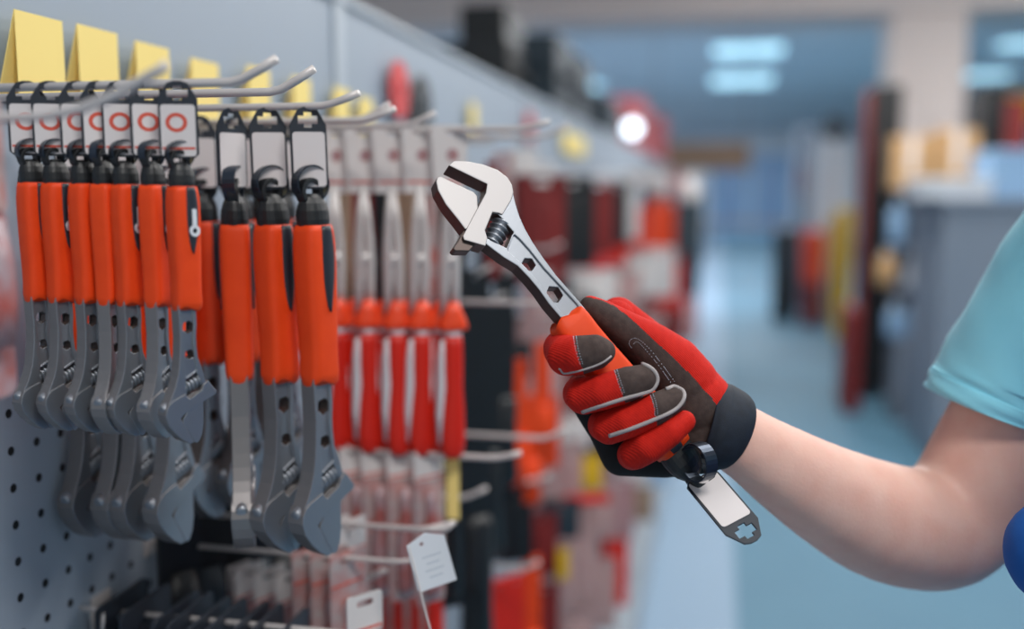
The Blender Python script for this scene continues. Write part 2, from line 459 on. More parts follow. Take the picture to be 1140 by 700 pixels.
def make_wrench(name, label, mtx, group=None, closed=True, tagT=None, printed=False, loop=None):
    root = empty(name, label, 'wrench', mtx=mtx, group=group)
    # head and neck
    head = WP([(92, 68), (112, 48), (160, 46), (220, 55), (280, 75), (320, 105), (338, 135), (343, 165), (335, 195), (300, 256), (284, 250), (262, 248), (234, 320), (243, 350), (236, 382), (155, 360), (150, 345), (196, 250), (235, 172), (240, 136)])
    neck = WP([(338, 140)]) + WN([(192, 0), (210, 60), (240, 130), (280, 200), (330, 275), (400, 370), (470, 450), (540, 530)]) + [(.0108, .09), (.0095, .03), (-.0055, .03), (-.0055, .09)] + \
        WN([(455, 612), (420, 590), (360, 520), (310, 448), (260, 388), (200, 326), (130, 284), (70, 240), (36, 214)]) + WP([(190, 366), (200, 330), (235, 250), (290, 165)])
    knurl_hole = WP([(262, 250), (284, 252), (345, 322), (318, 385), (245, 350), (236, 320)])
    rec = WN([(178, 166), (188, 164), (215, 188), (265, 244), (335, 333), (402, 405), (462, 470), (508, 520), (522, 545), (520, 570), (502, 590), (475, 597), (448, 585), (415, 550), (365, 484), (308, 403), (252, 342), (205, 296), (152, 250), (150, 240)])
    hx = [ngon(*WN([(262, 315)])[0], .0046, 6, .35), ngon(*WN([(394, 470)])[0], .0058, 6, .35)]
    b = MB(); b.plate(neck, [knurl_hole], .0062, recess=rec, rholes=hx, rd=.0016, side=2)
    b.plate(head, (), .0072, mi=1, side=2)
    # round bore of the movable jaw's rack, across the lower head
    c0 = Vector(W(258, 388) + (0,)); c1 = Vector(W(158, 362) + (0,))
    b.build('body', [M['steel'], M['polish'] if not closed else M['steel'], M['edge'] if closed else M['dark_steel'], M['dark_steel']], root, bevel=.0007)
    # movable jaw
    sl = (Vector(W(240, 140)) - Vector(W(210, 197))); sl = (sl.normalized() * .0087) if closed else Vector((0, 0))
    jaw = [Vector(p) + sl for p in WP([(47, 132), (52, 116), (66, 112), (110, 132), (190, 168), (204, 184), (208, 236), (176, 312), (160, 318), (130, 278), (85, 222), (55, 168)])]
    rack = [Vector(p) + sl for p in WP([(200, 228), (222, 216), (240, 215), (262, 262), (238, 330), (180, 398), (128, 398), (118, 388), (140, 352), (166, 300)])]
    j = MB(); j.plate([tuple(p) for p in jaw], (), .0066, side=1); j.plate([tuple(p) for p in rack], (), .0045, mi=1)
    if closed:                                          # end of the rack showing on the back of the head
        p = Vector(W(325, 150) + (0,)); dr = Vector((sl.normalized().x, sl.normalized().y, 0))
        j.tube([p - dr * .012, p + dr * .0035, p + dr * .0048], [.0044, .0044, .003], 16)
    j.build('movable_jaw', [M['polish'] if not closed else M['steel'], M['edge'] if closed else M['dark_steel']], root, bevel=.0007)
    # worm screw
    c = Vector(W(290, 318) + (0,)); dr = (Vector(W(266, 362)) - Vector(W(314, 272))); dr = Vector((dr.x, dr.y, 0)).normalized()
    pts = []; rs = []
    for k in range(45):
        t = k / 44; pts.append(c + dr * (t - .5) * .0170); rs.append(.0046 + .0023 * (.5 + .5 * math.sin(t * 2 * PI * 4.5)) if 0 < k < 44 else .003)
    MB().tube(pts, rs, 20).build('worm_screw', M['steel'], root, smooth=True)
    # rubber grip
    prof = [(.129, .0117, .0072), (.1275, .0124, .0082), (.122, .0128, .0088), (.112, .0122, .0088), (.10, .0122, .0090), (.075, .0131, .0094), (.05, .0136, .0098), (.035, .0133, .0098), (.026, .0124, .0094), (.0215, .0112, .0086)]
    rings = []
    for v, a, bb in prof:
        rings.append([(x, v + (.0022 * math.cos(3 * math.atan2(y, x)) if v > .126 else 0), y) for x, y in sellipse(a, bb + .0006, 32, .5)])
    gr = MB().loft(rings).build('grip', M['orange'], root, smooth=True)
    # black soft inlay on both faces
    il = MB()
    for sg in (1, -1):
        pts = []; rr = []
        for k in range(17):
            t = k / 16; v = .022 + .058 * t; wd = .0078 * math.sin(PI * min(1, .12 + .88 * t)) ** .6 * (1 - .25 * t) + .0003
            pts.append([(-.0025 + wd * math.cos(a), v, sg * (.0076 + .0040 * abs(math.sin(a)) ** .8 * (1 if math.sin(a) >= 0 else -.2))) for a in [2 * PI * i / 12 for i in range(12)]])
        il.loft(pts)
    io = il.build('grip_inlay', M['tagblack'], root, smooth=True)
    if printed:
        kh = MB()
        for sg in (1, -1): kh.plate(ngon(-.0035, .060, .0050, 16), [ngon(-.0035, .060, .0024, 12)], .0006, sg * .0118); kh.plate(rrect(.0040, .016, .0012, cx=-.0035, cy=.0490), t=.0006, z0=sg * .0118)
        kh.build('keyhole_badge', M['white'], root)
    # end cap with eye
    rings = [[(x, v, y) for x, y in sellipse(a, bb, 24, .9)] for v, a, bb in [(.0225, .0114, .0092), (.018, .0120, .0094), (.012, .0118, .0088), (.007, .0106, .0074), (.003, .0082, .0054), (.0005, .005, .0032)]]
    ec = MB().loft(rings)
    band(ec, (.0025, -.0005, 0), (1, 0, 0), (0, 1, 0), .0078, .0075, .0034)
    ec.build('end_cap', M['black'], root, smooth=False, bevel=.0006)
    if loop:
        lb = MB(); band(lb, *loop); lb.build('tag_loop', M['band'], root)
    if tagT is not None: make_tag(root, tagT, printed)
    return root


# held wrench
Vv = (CR * -.64 + CU * .77).normalized()
Uu0 = (CR * .77 + CU * .64).normalized()
tl = math.radians(25)
Nn = (-CF * math.cos(tl) + Uu0 * math.sin(tl)).normalized(); Uu = Vv.cross(Nn).normalized()
HELD = frame(Uu, Vv, Nn, C(775, 530, .62)); Hi = HELD.inverted()
# tag: sticker centre px (802,556), hook end pointing away from the wrench
tp = Hi @ C(782, 534, .62); te = Hi @ C(840, 603, .588)
ty = (tp - te).normalized(); tz = (Hi.to_3x3() @ (-CF * .9 + CU * .35 + CR * .2)); tx = ty.cross(tz).normalized(); tz = tx.cross(ty)
# measured ends: tag bottom edge near the cap, plus hole at the far end
TT = frame(tx, ty, tz, te)
lc = Hi @ C(778, 514, .606)
ln = (CR * -.84 + CU * -.10 - CF * .52).normalized(); ly_ = (CU - ln * CU.dot(ln)).normalized(); lax = Hi.to_3x3() @ ly_.cross(ln); lay = Hi.to_3x3() @ ly_
make_wrench('adjustable_wrench', 'adjustable wrench with open polished jaws gripped in the red gloved hand', HELD, closed=False, tagT=TT,
            loop=(lc, lax, lay, .0115, .0090, .0010))


def hung_mtx(p, phi, tilt=0, s=1):
    """hang point p (end of the cap), jaws down; face turned phi degrees right of the camera"""
    d = Vector((-p.x, -p.y, 0)).normalized()
    a = math.radians(phi); N = Vector((d.x * math.cos(a) - d.y * math.sin(a), d.x * math.sin(a) + d.y * math.cos(a), 0))
    V = Vector((0, 0, -1)); V = (V + Vector((1, 0, 0)) * tilt).normalized(); N = (N - V * N.dot(V)).normalized(); Uh = V.cross(N)
    return frame(Uh * s, V * s, N * s, p)


def hung_tag_T(phi_local, k=1, ky=1):
    # tag rises above the cap: y axis of the tag runs down (+v in tool space); turned about it
    a = math.radians(phi_local)
    return frame((math.cos(a) * k, 0, -math.sin(a) * k), (0, k * ky, 0), (math.sin(a), 0, math.cos(a)), (.001, -(.002 + .0545 * k * ky) , 0))


ZR = 1.4565
big = None
BIG = [  # px at rod, rod y(world), face angle, lateral tilt, label
    (345, .6375, 45, .02, 'large orange-handled adjustable wrench hanging foremost at right, under the widest blank white tag'),
    (300, .6375, 44, .02, 'large orange-handled adjustable wrench hanging second from right under a grey blank tag'),
    (257, .6375, 86, .0, 'large adjustable wrench turned edge-on so only its narrow side shows'),
    (262, .7130, 46, .0, 'large adjustable wrench partly hidden directly behind the edge-on wrench'),
    (312, .7700, 50, .0, 'large adjustable wrench half hidden in the gap between the two frontmost large wrenches'),
    (222, .6950, 48, .0, 'large shaded adjustable wrench hanging just right of the small wrench row, jaws low'),
    (180, .6375, 48, .0, 'large shaded adjustable wrench behind the small wrench row, second from its right end'),
    (140, .6375, 50, .0, 'large dark adjustable wrench behind the middle of the small wrench row'),
    (118, .6375, 52, .0, 'large dark adjustable wrench hanging behind and low, between the small row heads'),
    (205, .7130, 52, .0, 'large dark adjustable wrench deep in shade left of the edge-on wrench'),
    (290, .7700, 52, .0, 'large dark adjustable wrench farthest back between the frontmost ones'),
    (80, .6375, 50, .0, 'large dark adjustable wrench nearest the perforated panel, behind the small wrenches'),
]
root0 = None
for i, (px, y, phi, tilt, lab) in enumerate(BIG):
    ph = atY(px, 127, y); p = Vector((ph.x, y, ZR - .0035 - .0545))
    m = hung_mtx(p, phi, tilt, 1.02)
    root0 = make_wrench('adjustable_wrench', lab, m, 'large adjustable wrenches hanging on the hooks', tagT=hung_tag_T(phi - (12 if phi < 80 else 40)),
                        loop=((.001, -.0060, 0), (math.cos(math.radians(12)), 0, -math.sin(math.radians(12))), (0, 1, 0), .0120, .0085, .0009)) if root0 is None or phi > 80 and not globals().get('edge0') else dup(root0 if phi < 80 else root0, m, lab)
    if phi > 80: globals()['edge0'] = True
SM = [(30, 34), (57, 36), (88, 38), (111, 58), (135, 36), (166, 54), (198, 32)]
sroot = None
names = ['leftmost', 'second from the left', 'third from the left', 'fourth from the left', 'fifth from the left', 'second from the right', 'rightmost']
for i, (px, phi) in enumerate(SM):
    y = .5113 + (.0 if i < 6 else -.004); ph = atY(px, 97, y); s = .64
    p = Vector((ph.x, y, ph.z + .002 - .0425))
    m = hung_mtx(p, phi, 0, s)
    lab = 'small adjustable wrench under a red-printed tag, %s in its row' % names[i]
    if sroot is None:
        sroot = make_wrench('small_adjustable_wrench', lab, m, 'small adjustable wrenches in the left row', tagT=hung_tag_T(44, 1.36, .90), printed=True,
                            loop=((.001, -.0060, 0), (math.cos(math.radians(12)), 0, -math.sin(math.radians(12))), (0, 1, 0), .0115, .0085, .0009))
    else: dup(sroot, m, lab)

# hooks
hook(.5113, atY(240, 92, .5113).z, 'wire hook carrying the row of small wrenches', rise=.012)
hook(.5625, atY(270, 103, .5625).z, 'empty-ended wire hook just below the small wrenches hook', rise=.013)
hook(.6375, ZR, 'wire hook carrying the foremost large wrenches', rise=.008)
hook(.713, atY(400, 134, .713).z, 'wire hook right behind the large wrenches, its tip short', rise=.008)
hook(.77, ZR, 'wire hook deeper behind the large wrenches', xt=-.26)
hook(.82, atY(440, 138, .80).z, 'wire hook ending left of the held wrench jaws', rise=.010)
# near blurred hook
pa = C(-60, 133, .46); 
t = empty('display_hook', 'out-of-focus curved wire hook crossing the small tags at upper left', 'hook', pa)
near = [(-60, 133, .46), (0, 131, .455), (50, 129, .45), (90, 121, .445), (130, 105, .44), (160, 88, .435), (178, 78, .43), (187, 71, .43)]
MB().tube([C(WX and -420, 137, .50) - pa] + [C(*q) - pa for q in near], .0024, 10).build('rod', M['hook'], t, smooth=True)

# ------------------------------------------------------------ yellow price tags on the panel
for i, (px, py) in enumerate([(15, 10), (85, 26), (150, 45), (212, 64), (275, 72), (325, 84), (372, 96), (400, 107)]):
    p = atX(px, py, WX + .012); q = ['leftmost and largest', 'second from the left', 'third from the left', 'fourth from the left', 'fifth from the left', 'sixth from the left', 'seventh from the left', 'eighth from the left'][i]
    t = empty('price_tag', 'yellow folded price tag on the panel, ' + q, 'price tag', (WX + .001, p.y, 1.46), group='yellow price tags over the hooks')
    w_ = .049; h = p.z - 1.46 ; X = .011
    MB().box((X, 0, 0), (X + .0006, w_, h)).build('front_leaf', M['yellow'], t)
    MB().add([(X, 0, h), (X, w_ * .98, h), (.0008, w_ * .98 - .008, 0), (.0008, -.008, 0), (X + .0006, 0, h), (X + .0006, w_ * .98, h), (.0014, w_ * .98 - .008, 0), (.0014, -.008, 0)],
             [(0, 1, 2, 3), (7, 6, 5, 4), (0, 4, 5, 1), (1, 5, 6, 2), (2, 6, 7, 3), (3, 7, 4, 0)]).build('back_leaf', M['yellow'], t)


# ------------------------------------------------------------ insulated pliers
def make_pliers(label, mtx, group):
    r = empty('insulated_pliers', label, 'pliers', mtx=mtx, group=group)
    # local: x right, y down from the hook, z towards the viewer
    cd_ = MB().plate([(-.0175, 0), (.0175, 0), (.0135, .060), (-.0125, .060)], [ngon(0, .006, .0035, 12)], .0004)
    for sg in (1, -1):
        cd_.plate(rrect(.024, .0022, .0008, cy=.050), t=.0001, z0=sg * .0006, mi=1)
        cd_.plate(ngon(-.002, .026, .0055, 14), t=.0001, z0=sg * .0006, mi=2)
    cd_.build('card', [M['card'], M['print'], M['pinkfilm']], r)
    jb = MB()
    for sx, L in ((-1, .0), (1, .006)):
        jb.tube([(sx * .0015, .060 - L, 0), (sx * .0035, .085, 0), (sx * .0046, .105, 0), (sx * .0040, .122, 0), (sx * .0050, .145, 0), (sx * .0052, .172, 0)], [.0026, .0040, .0046, .0062, .0048, .0044], 10)
    jb.tube([(0, .12, -.0055), (0, .12, .0055)], .0058, 14)
    jb.build('jaws', M['polish'], r, smooth=True)
    for dx, dz in ((-.002, .004), (.006, -.011)):
        rings = [[(dx + x, v, z + dz) for x, z in sellipse(a, bb, 22, .8)] for v, a, bb in [(.158, .0055, .0050), (.166, .0085, .0062), (.174, .0122, .0078), (.181, .0140, .0088), (.1825, .0130, .0082)]]
        g_ = MB().loft(rings).build('guard', M['guard'], r, smooth=True)
        rings = [[(dx + x, v, z + dz) for x, z in sellipse(a, bb, 20, .9)] for v, a, bb in [(.1822, .0085, .0065), (.190, .0075, .0062)]]
        MB().loft(rings).build('white_lip', M['white'], g_, smooth=True)
        rings = [[(dx + ox + x, v, z + dz) for x, z in sellipse(a, bb, 20, .85)] for v, a, bb, ox in [(.188, .0080, .0066, 0), (.197, .0088, .0070, 0), (.215, .0092, .0074, 0), (.235, .0086, .0074, -.0003), (.255, .0104, .0078, 0), (.285, .0116, .0080, .0002), (.297, .0098, .0074, 0), (.302, .006, .005, 0)]]
        h_ = MB().loft(rings).build('handle', M['red'], r, smooth=True)
        rings = [[(dx + ox + x, v, z + dz - .002) for x, z in sellipse(a, bb, 14, .8)] for v, a, bb, ox in [(.192, .003, .004, .0085), (.21, .0042, .0052, .0098), (.235, .0046, .0055, .0100), (.26, .0046, .0052, .0108), (.288, .003, .004, .0102)]]
        MB().loft(rings).build('white_lining', M['white'], h_, smooth=True)
    return r


hook(.86, 1.4535, 'long wire hook carrying the red insulated pliers', xt=-.145, rise=.006)
pr = None
ord_ = ['leftmost, beside the front wrench', 'second from the left', 'middle one', 'second from the right', 'rightmost']
for i, (px, phi) in enumerate([(372, 22), (404, 14), (435, 10), (468, 14), (501, 12)]):
    y = .86 + (.002 if i % 2 else 0); ph = atY(px, 152, y); p = Vector((ph.x, y, 1.4575))
    m = hung_mtx(p, phi, -.02 + .012 * (i % 3)); lab = 'red-handled insulated pliers with orange guards and a white card, ' + ord_[i]
    pr = make_pliers(lab, m, 'insulated pliers hanging behind the front wrench') if pr is None else dup(pr, m, lab)


# ------------------------------------------------------------ generic carded goods
def pack_proto(kind, label, mtx, group):
    r = empty(kind, label, 'blister pack' if kind != 'hanging_tool' else 'tool', mtx=mtx, group=group); return r


def make_blister(label, mtx, group, film, tool, w_=.036, h=.12, header=None):
    r = empty('blister_pack', label, 'blister pack', mtx=mtx, group=group)
    MB().plate(rrect(w_, h, .003, cy=h / 2 - .006), [rrect(.014, .005, .002, cy=.001)], .0004).build('backing_card', film, r)
    hs = .030
    hp = MB().plate(rrect(w_ * 1.002, hs, .003, cy=hs / 2 - .006), [rrect(.014, .005, .002, cy=.001)], .0007, mi=0)
    hp.plate(rrect(w_ * .95, .002, .0008, cy=hs - .009), t=.0001, z0=.0008, mi=1)
    hp.build('header', [header or M['card'], M['print']], r)
    rings = [[(x, v, z + .004) for x, z in sellipse(a, bb, 14)] for v, a, bb in [(.034, w_ * .12, .003), (.045, w_ * .18, .005), (.06, w_ * .16, .005), (h * .6, w_ * .3, .007), (h * .85, w_ * .28, .007), (h * .92, w_ * .15, .004)]]
    MB().loft(rings).build('carded_tool', tool, r, smooth=True)
    return r


def face_mtx(p, phi, s=1):
    return hung_mtx(p, phi, 0, s)


def rowpacks(rodpx, y, z, pxs, label, group, film, tool, phi=35, s=1, w_=.036, h=.12, header=None, proto=None):
    for i, px in enumerate(pxs):
        x = atY(px, rodpx, y).x
        m = face_mtx(Vector((x, y + random.uniform(-.002, .002), z - .001)), phi + random.uniform(-10, 10), s)
        lb = label if isinstance(label, str) else label[i]
        proto = make_blister(lb, m, group, film, tool, w_, h, header) if proto is None else dup(proto, m, lb, group)
    return proto


# middle row: packs below the pliers, hooks near y=505
z1 = atY(500, 507, .86).z
hook(.86, z1, 'long wire hook whose upturned tip shows below the red pliers', xt=atX(550, 506, -.17).x + 0.0, rise=.006)
rowpacks(505, .865, z1, [395, 420, 448, 478], 'narrow see-through pack with red and blue print hanging below the red pliers', 'packs below the pliers', M['film'], M['pinkfilm'], w_=.034, h=.15)
t = tag(MB().box((0, -.0006, -.06), (.012, .0006, 0)).build('shelf_strip', M['yellow']), 'narrow pale yellow paper strip hanging right of the packs below the pliers', 'paper strip')
t.location = (atY(497, 510, .87).x, .87, z1 - .004)
for j_, (py_, h_, cols) in enumerate(((155, .19, ['brown', 'darkred', 'black', 'brown', 'film', 'black']), (335, .17, ['black', 'white', 'red', 'white', 'darkred', 'black']), (480, .2, ['black', 'film', 'black', 'film', 'black', 'black']))):
    zz = atY(430, py_, 1.01).z
    hook(1.01, zz + .001, 'wire hook hidden behind the pliers, ' + ['top', 'middle', 'bottom'][j_] + ' of three', xt=-.15)
    for k_, cm_ in enumerate(cols):
        rowpacks(py_, 1.01, zz, [383 + k_ * 24], 'dim %s pack behind the pliers, %s row' % (cm_, ['top', 'middle', 'bottom'][j_]), 'dim %s packs, %s row' % (cm_, ['top', 'middle', 'bottom'][j_]), M[cm_], M[cm_], phi=15, w_=.030, h=h_, header=M['card'] if j_ == 0 else M[cm_])
for k_, px_ in enumerate((196, 226, 254, 282, 310, 336)):  # black tools added to darken the zone under the wrench heads
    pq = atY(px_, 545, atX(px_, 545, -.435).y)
    hook(pq.y, pq.z - .006, 'short wire hook holding an added black filler tool, ' + ['first', 'second', 'third', 'fourth', 'fifth', 'sixth'][k_] + ' from the left', xt=pq.x + .02)
    tt = empty('dark_filler_tool', 'black tool added to darken the gap below the large wrench heads, ' + ['leftmost', 'second from left', 'third from left', 'third from right', 'second from right', 'rightmost'][k_], 'hand tool', mtx=hung_mtx(pq, 25))
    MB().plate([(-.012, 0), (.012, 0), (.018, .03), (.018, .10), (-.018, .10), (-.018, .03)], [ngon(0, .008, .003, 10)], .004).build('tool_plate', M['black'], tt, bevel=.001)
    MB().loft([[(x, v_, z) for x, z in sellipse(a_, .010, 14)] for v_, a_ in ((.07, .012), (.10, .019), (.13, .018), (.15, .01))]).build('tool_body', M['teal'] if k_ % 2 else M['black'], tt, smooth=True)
# lower double hook with price card
z2 = atY(440, 590, .76).z
xt2 = atY(505, 588, .76).x
t = empty('double_wire_hook', 'white double wire hook above the blank price card', 'hook', (WX, .76, z2))
L = xt2 - WX
MB().tube([(0, -.005, .004), (L - .03, -.005, .004), (L - .004, -.005, .006)], .0022, 8).tube([(0, .006, 0), (L - .03, .006, 0), (L, .006, .008)], .0022, 8).tube([(L - .004, -.006, .006), (L - .002, .006, .008)], .002, 8).build('rod', M['hook'], t, smooth=True)
z3 = atY(400, 622, .735).z; xt3 = atY(462, 629, .735).x
t = empty('display_hook', 'thin white wire hook under the double hook', 'hook', (WX, .735, z3))
MB().tube([(0, 0, 0), (xt3 - WX - .02, 0, 0), (xt3 - WX, 0, .002)], [.0021, .0021, .0012], 8).build('rod', M['hook'], t, smooth=True)
MB().box((.0005, -.01, -.01), (.0025, .01, .01)).build('back_plate', M['hook'], t)
# price card
pc = C(474, 599, .70)
d_ = Vector((-pc.x, -pc.y, 0)).normalized(); cn = Vector((d_.x * .97 - d_.y * .25, d_.x * .25 + d_.y * .97, .1)).normalized(); cx_ = Vector((0, 0, 1)).cross(cn).normalized(); cx_ = (cx_ + Vector((0, 0, .22))).normalized(); cy_ = cn.cross(cx_)
t = empty('price_card', 'blank white price card with faint grey lines hanging from the lower hook', 'price card', mtx=frame(cx_, cy_, cn, pc))
m_ = MB().plate([(-.0145, -.001), (.0, .004), (.0135, -.002), (.0145, -.036), (-.013, -.036), (-.0145, -.034)], [ngon(-.004, -.003, .0015, 10)], .0004)
for k in range(4): m_.plate(rrect(.014 - .004 * (k % 2), .0007, .0003, cx=.001, cy=-.013 - .005 * k), t=.00005, z0=.0005, mi=1)
m_.build('card_sheet', [M['white'], M['lip']], t)
MB().tube([(-.013, -.002, 0), (-.013, -.07, .003)], .0007, 6).build('cord', M['card'], t)
rowpacks(585, .765, z2, [372, 390], ['white-topped pack at the wall end of the double hook', 'white-topped pack hanging second on the double hook'], None, M['film'], M['pinkfilm'], w_=.034, h=.13)
rowpacks(618, .737, z3, [345, 366, 386], 'see-through pack with red print hanging on the thin white hook', 'packs on the thin white hook', M['film'], M['pinkfilm'], w_=.036, h=.10, header=M['film'])
# red tools standing behind at the bottom
z4 = atY(460, 560, 1.0).z
rowpacks(560, 1.0, z4 + .01, [402, 422, 442, 462, 480], 'long red-bottomed pack hanging behind the white price card', 'red packs behind the price card', M['film'], M['red'], w_=.034, h=.22)
hook(1.0, z4 + .01, 'wire hook behind the price card, carrying red-bottomed packs', xt=-.235)

# black-header packs at the bottom left
BH = [(133, 635), (163, 641), (188, 647), (221, 654), (236, 656), (256, 661), (273, 663), (298, 666), (314, 669), (342, 674)]
zr = 1.078
blk = None
for i, (px, py) in enumerate(BH):
    Y1 = .700 - .0005 * i; v = ray(px, py); p = CAM + v * (Y1 / v.y)
    lab = 'pack with tall black header, ' + ['leftmost and set apart near the panel', 'second from the left', 'third from the left', 'fourth from the left', 'fifth from the left', 'sixth from the left', 'fourth from the right', 'third from the right', 'second from the right', 'rightmost'][i] + ' in the bottom row'
    m = frame(Vector((0, 1, 0)), Vector((0, 0, -1)), Vector((-1, 0, 0)), Vector((p.x, Y1 - .034, p.z)))
    if blk is None:
        blk = empty('black_header_pack', lab, 'pack', mtx=m, group='black header packs in the bottom row')
        MB().plate(rrect(.068, .055, .005, cy=.0275), [rrect(.02, .005, .002, cy=.0175)], .0015).build('header', M['tagblack'], blk, bevel=.0005)
        MB().plate(rrect(.060, .10, .004, cy=.105), t=.0006).build('backing_card', M['pinkfilm'], blk)
        rings = [[(x, v_, z - .004) for x, z in sellipse(a, b_, 14)] for v_, a, b_ in [(.06, .008, .002), (.07, .018, .004), (.13, .02, .004), (.148, .01, .002)]]
        MB().loft(rings).build('carded_tool', M['orange'], blk, smooth=True)
    else: dup(blk, m, lab)
p0 = atY(133, 635, .70)
t = empty('display_hook', 'white wire hook running through the black headers at bottom left', 'hook', (WX, .663, p0.z - .0175))
MB().tube([(0, 0, 0), (.20, 0, 0), (.23, 0, .0), (.25, 0, .004)], .0022, 8).build('rod', M['hook'], t, smooth=True)
MB().box((.0005, -.012, -.012), (.0025, .012, .014)).build('back_plate', M['hook'], t)
t = empty('wire_bracket', 'bent pale wire bracket beside the leftmost black header', 'bracket', (WX, .640, p0.z - .006))
MB().tube([(0, 0, 0), (.018, 0, 0), (.02, -.002, -.004), (.02, -.004, -.014)], .002, 8).build('wire', M['hook'], t, smooth=True)
z5 = atY(270, 640, .80).z
rowpacks(640, .80, z5 + .004, [262, 276, 300, 325, 345], 'pink-printed pack seen just above the black headers', 'pink packs behind the black headers', M['pinkfilm'], M['pinkfilm'], w_=.036, h=.14)
hook(.80, z5 + .004, 'wire hook carrying the pink-printed packs behind the black headers', xt=-.28)
rowpacks(665, .66, atY(400, 668, .66).z, [405], 'white-topped pack at the right end of the black header row', None, M['film'], M['pinkfilm'], w_=.03, h=.1)
# near blurred pack at the left edge
pl = C(-16, 196, .46)
t = empty('blister_pack', 'out-of-focus clear pack with a pale pinkish round tool at the left photo edge', 'blister pack', mtx=face_mtx(pl, 55))
MB().plate(rrect(.028, .055, .004, cy=-.01), t=.0004).build('header', M['film'], t)
MB().plate(rrect(.026, .09, .006, cy=.06), t=.0004).build('backing_card', M['pinkfilm'], t)
MB().loft([[(x, v_, z + .005) for x, z in sellipse(a, a * .4, 14)] for v_, a in ((.02, .004), (.04, .008), (.06, .009), (.08, .006))]).build('carded_tool', M['pinkfilm'], t, smooth=True)


# ------------------------------------------------------------ goods further down the left shelf (out of focus)
def make_bar(name, label, cat, p, L, w_, m, hm, group=None, phi=30):
    """long hanging bar tool: flat blade/bar with a rounded grip"""
    r = empty(name, label, cat, mtx=hung_mtx(p, phi), group=group)
    MB().plate([(-w_ / 2, .0), (w_ / 2, .0), (w_ / 2, L * .6), (-w_ / 2, L * .6)], [ngon(0, .008, .004, 12)], .004).build('bar', m, r, bevel=.001)
    MB().loft([[(x, v, z) for x, z in sellipse(a, a * .7, 16)] for v, a in ((L * .58, w_ * .4), (L * .6, w_ * .6), (L * .8, w_ * .55), (L * .97, w_ * .65), (L, w_ * .4))]).build('grip', hm, r, smooth=True)
    return r


for i, (px, top, bot, y) in enumerate([(529, 300, 760, 1.15), (546, 330, 620, 1.25), (562, 300, 540, 1.32)]):
    p = atY(px, top, y); L = p.z - atY(px, bot, y).z
    make_bar('pry_bar', 'long black bar tool hanging right of the red pliers, ' + ['front and longest', 'middle of three', 'rearmost of three'][i], 'hand tool', p, L, [.036, .026, .03][i], M['black'], M['black'])
    hook(y, p.z - .008, 'wire hook holding a long black bar, ' + ['front', 'middle', 'rear'][i], xt=p.x + .02)
# orange handled tools below
for i, (px, top, bot, y, mm) in enumerate([(575, 400, 540, 1.40, 'orange'), (590, 440, 560, 1.42, 'orange'), (604, 380, 500, 1.6, 'orange'), (560, 400, 470, 1.45, 'darkred'),
                                           (538, 640, 760, 1.25, 'red'), (556, 645, 760, 1.30, 'red'), (574, 640, 760, 1.33, 'red'), (592, 620, 760, 1.42, 'orange')]):
    p = atY(px, top, y); L = p.z - atY(px, bot, y).z
    make_bar('orange_handled_tool', ['out-of-focus orange-handled tool hanging left of the glove', 'out-of-focus red and orange tools hanging low between the price card and the light floor'][i > 3], 'hand tool', p, L, .028, M[mm], M[mm],
             group=['orange tools left of the glove', 'red and orange tools hanging low'][i > 3])
hook(1.40, atY(580, 535, 1.4).z, 'blurred wire hook below the orange tools left of the glove', xt=atY(612, 535, 1.4).x, r=.0035)
hook(1.25, atY(560, 632, 1.25).z, 'blurred wire hook above the low red tools', xt=atY(600, 632, 1.25).x, r=.0032)
hook(1.75, atY(600, 278, 1.75).z, 'blurred wire hook just right of the open wrench jaws', xt=atY(625, 276, 1.75).x, r=.0035)
hook(1.124, 1.4555, 'blurred wire hook directly above the open wrench jaws', rise=.012)
hook(1.02, 1.453, 'blurred wire hook tip behind the pliers cards', rise=.010)

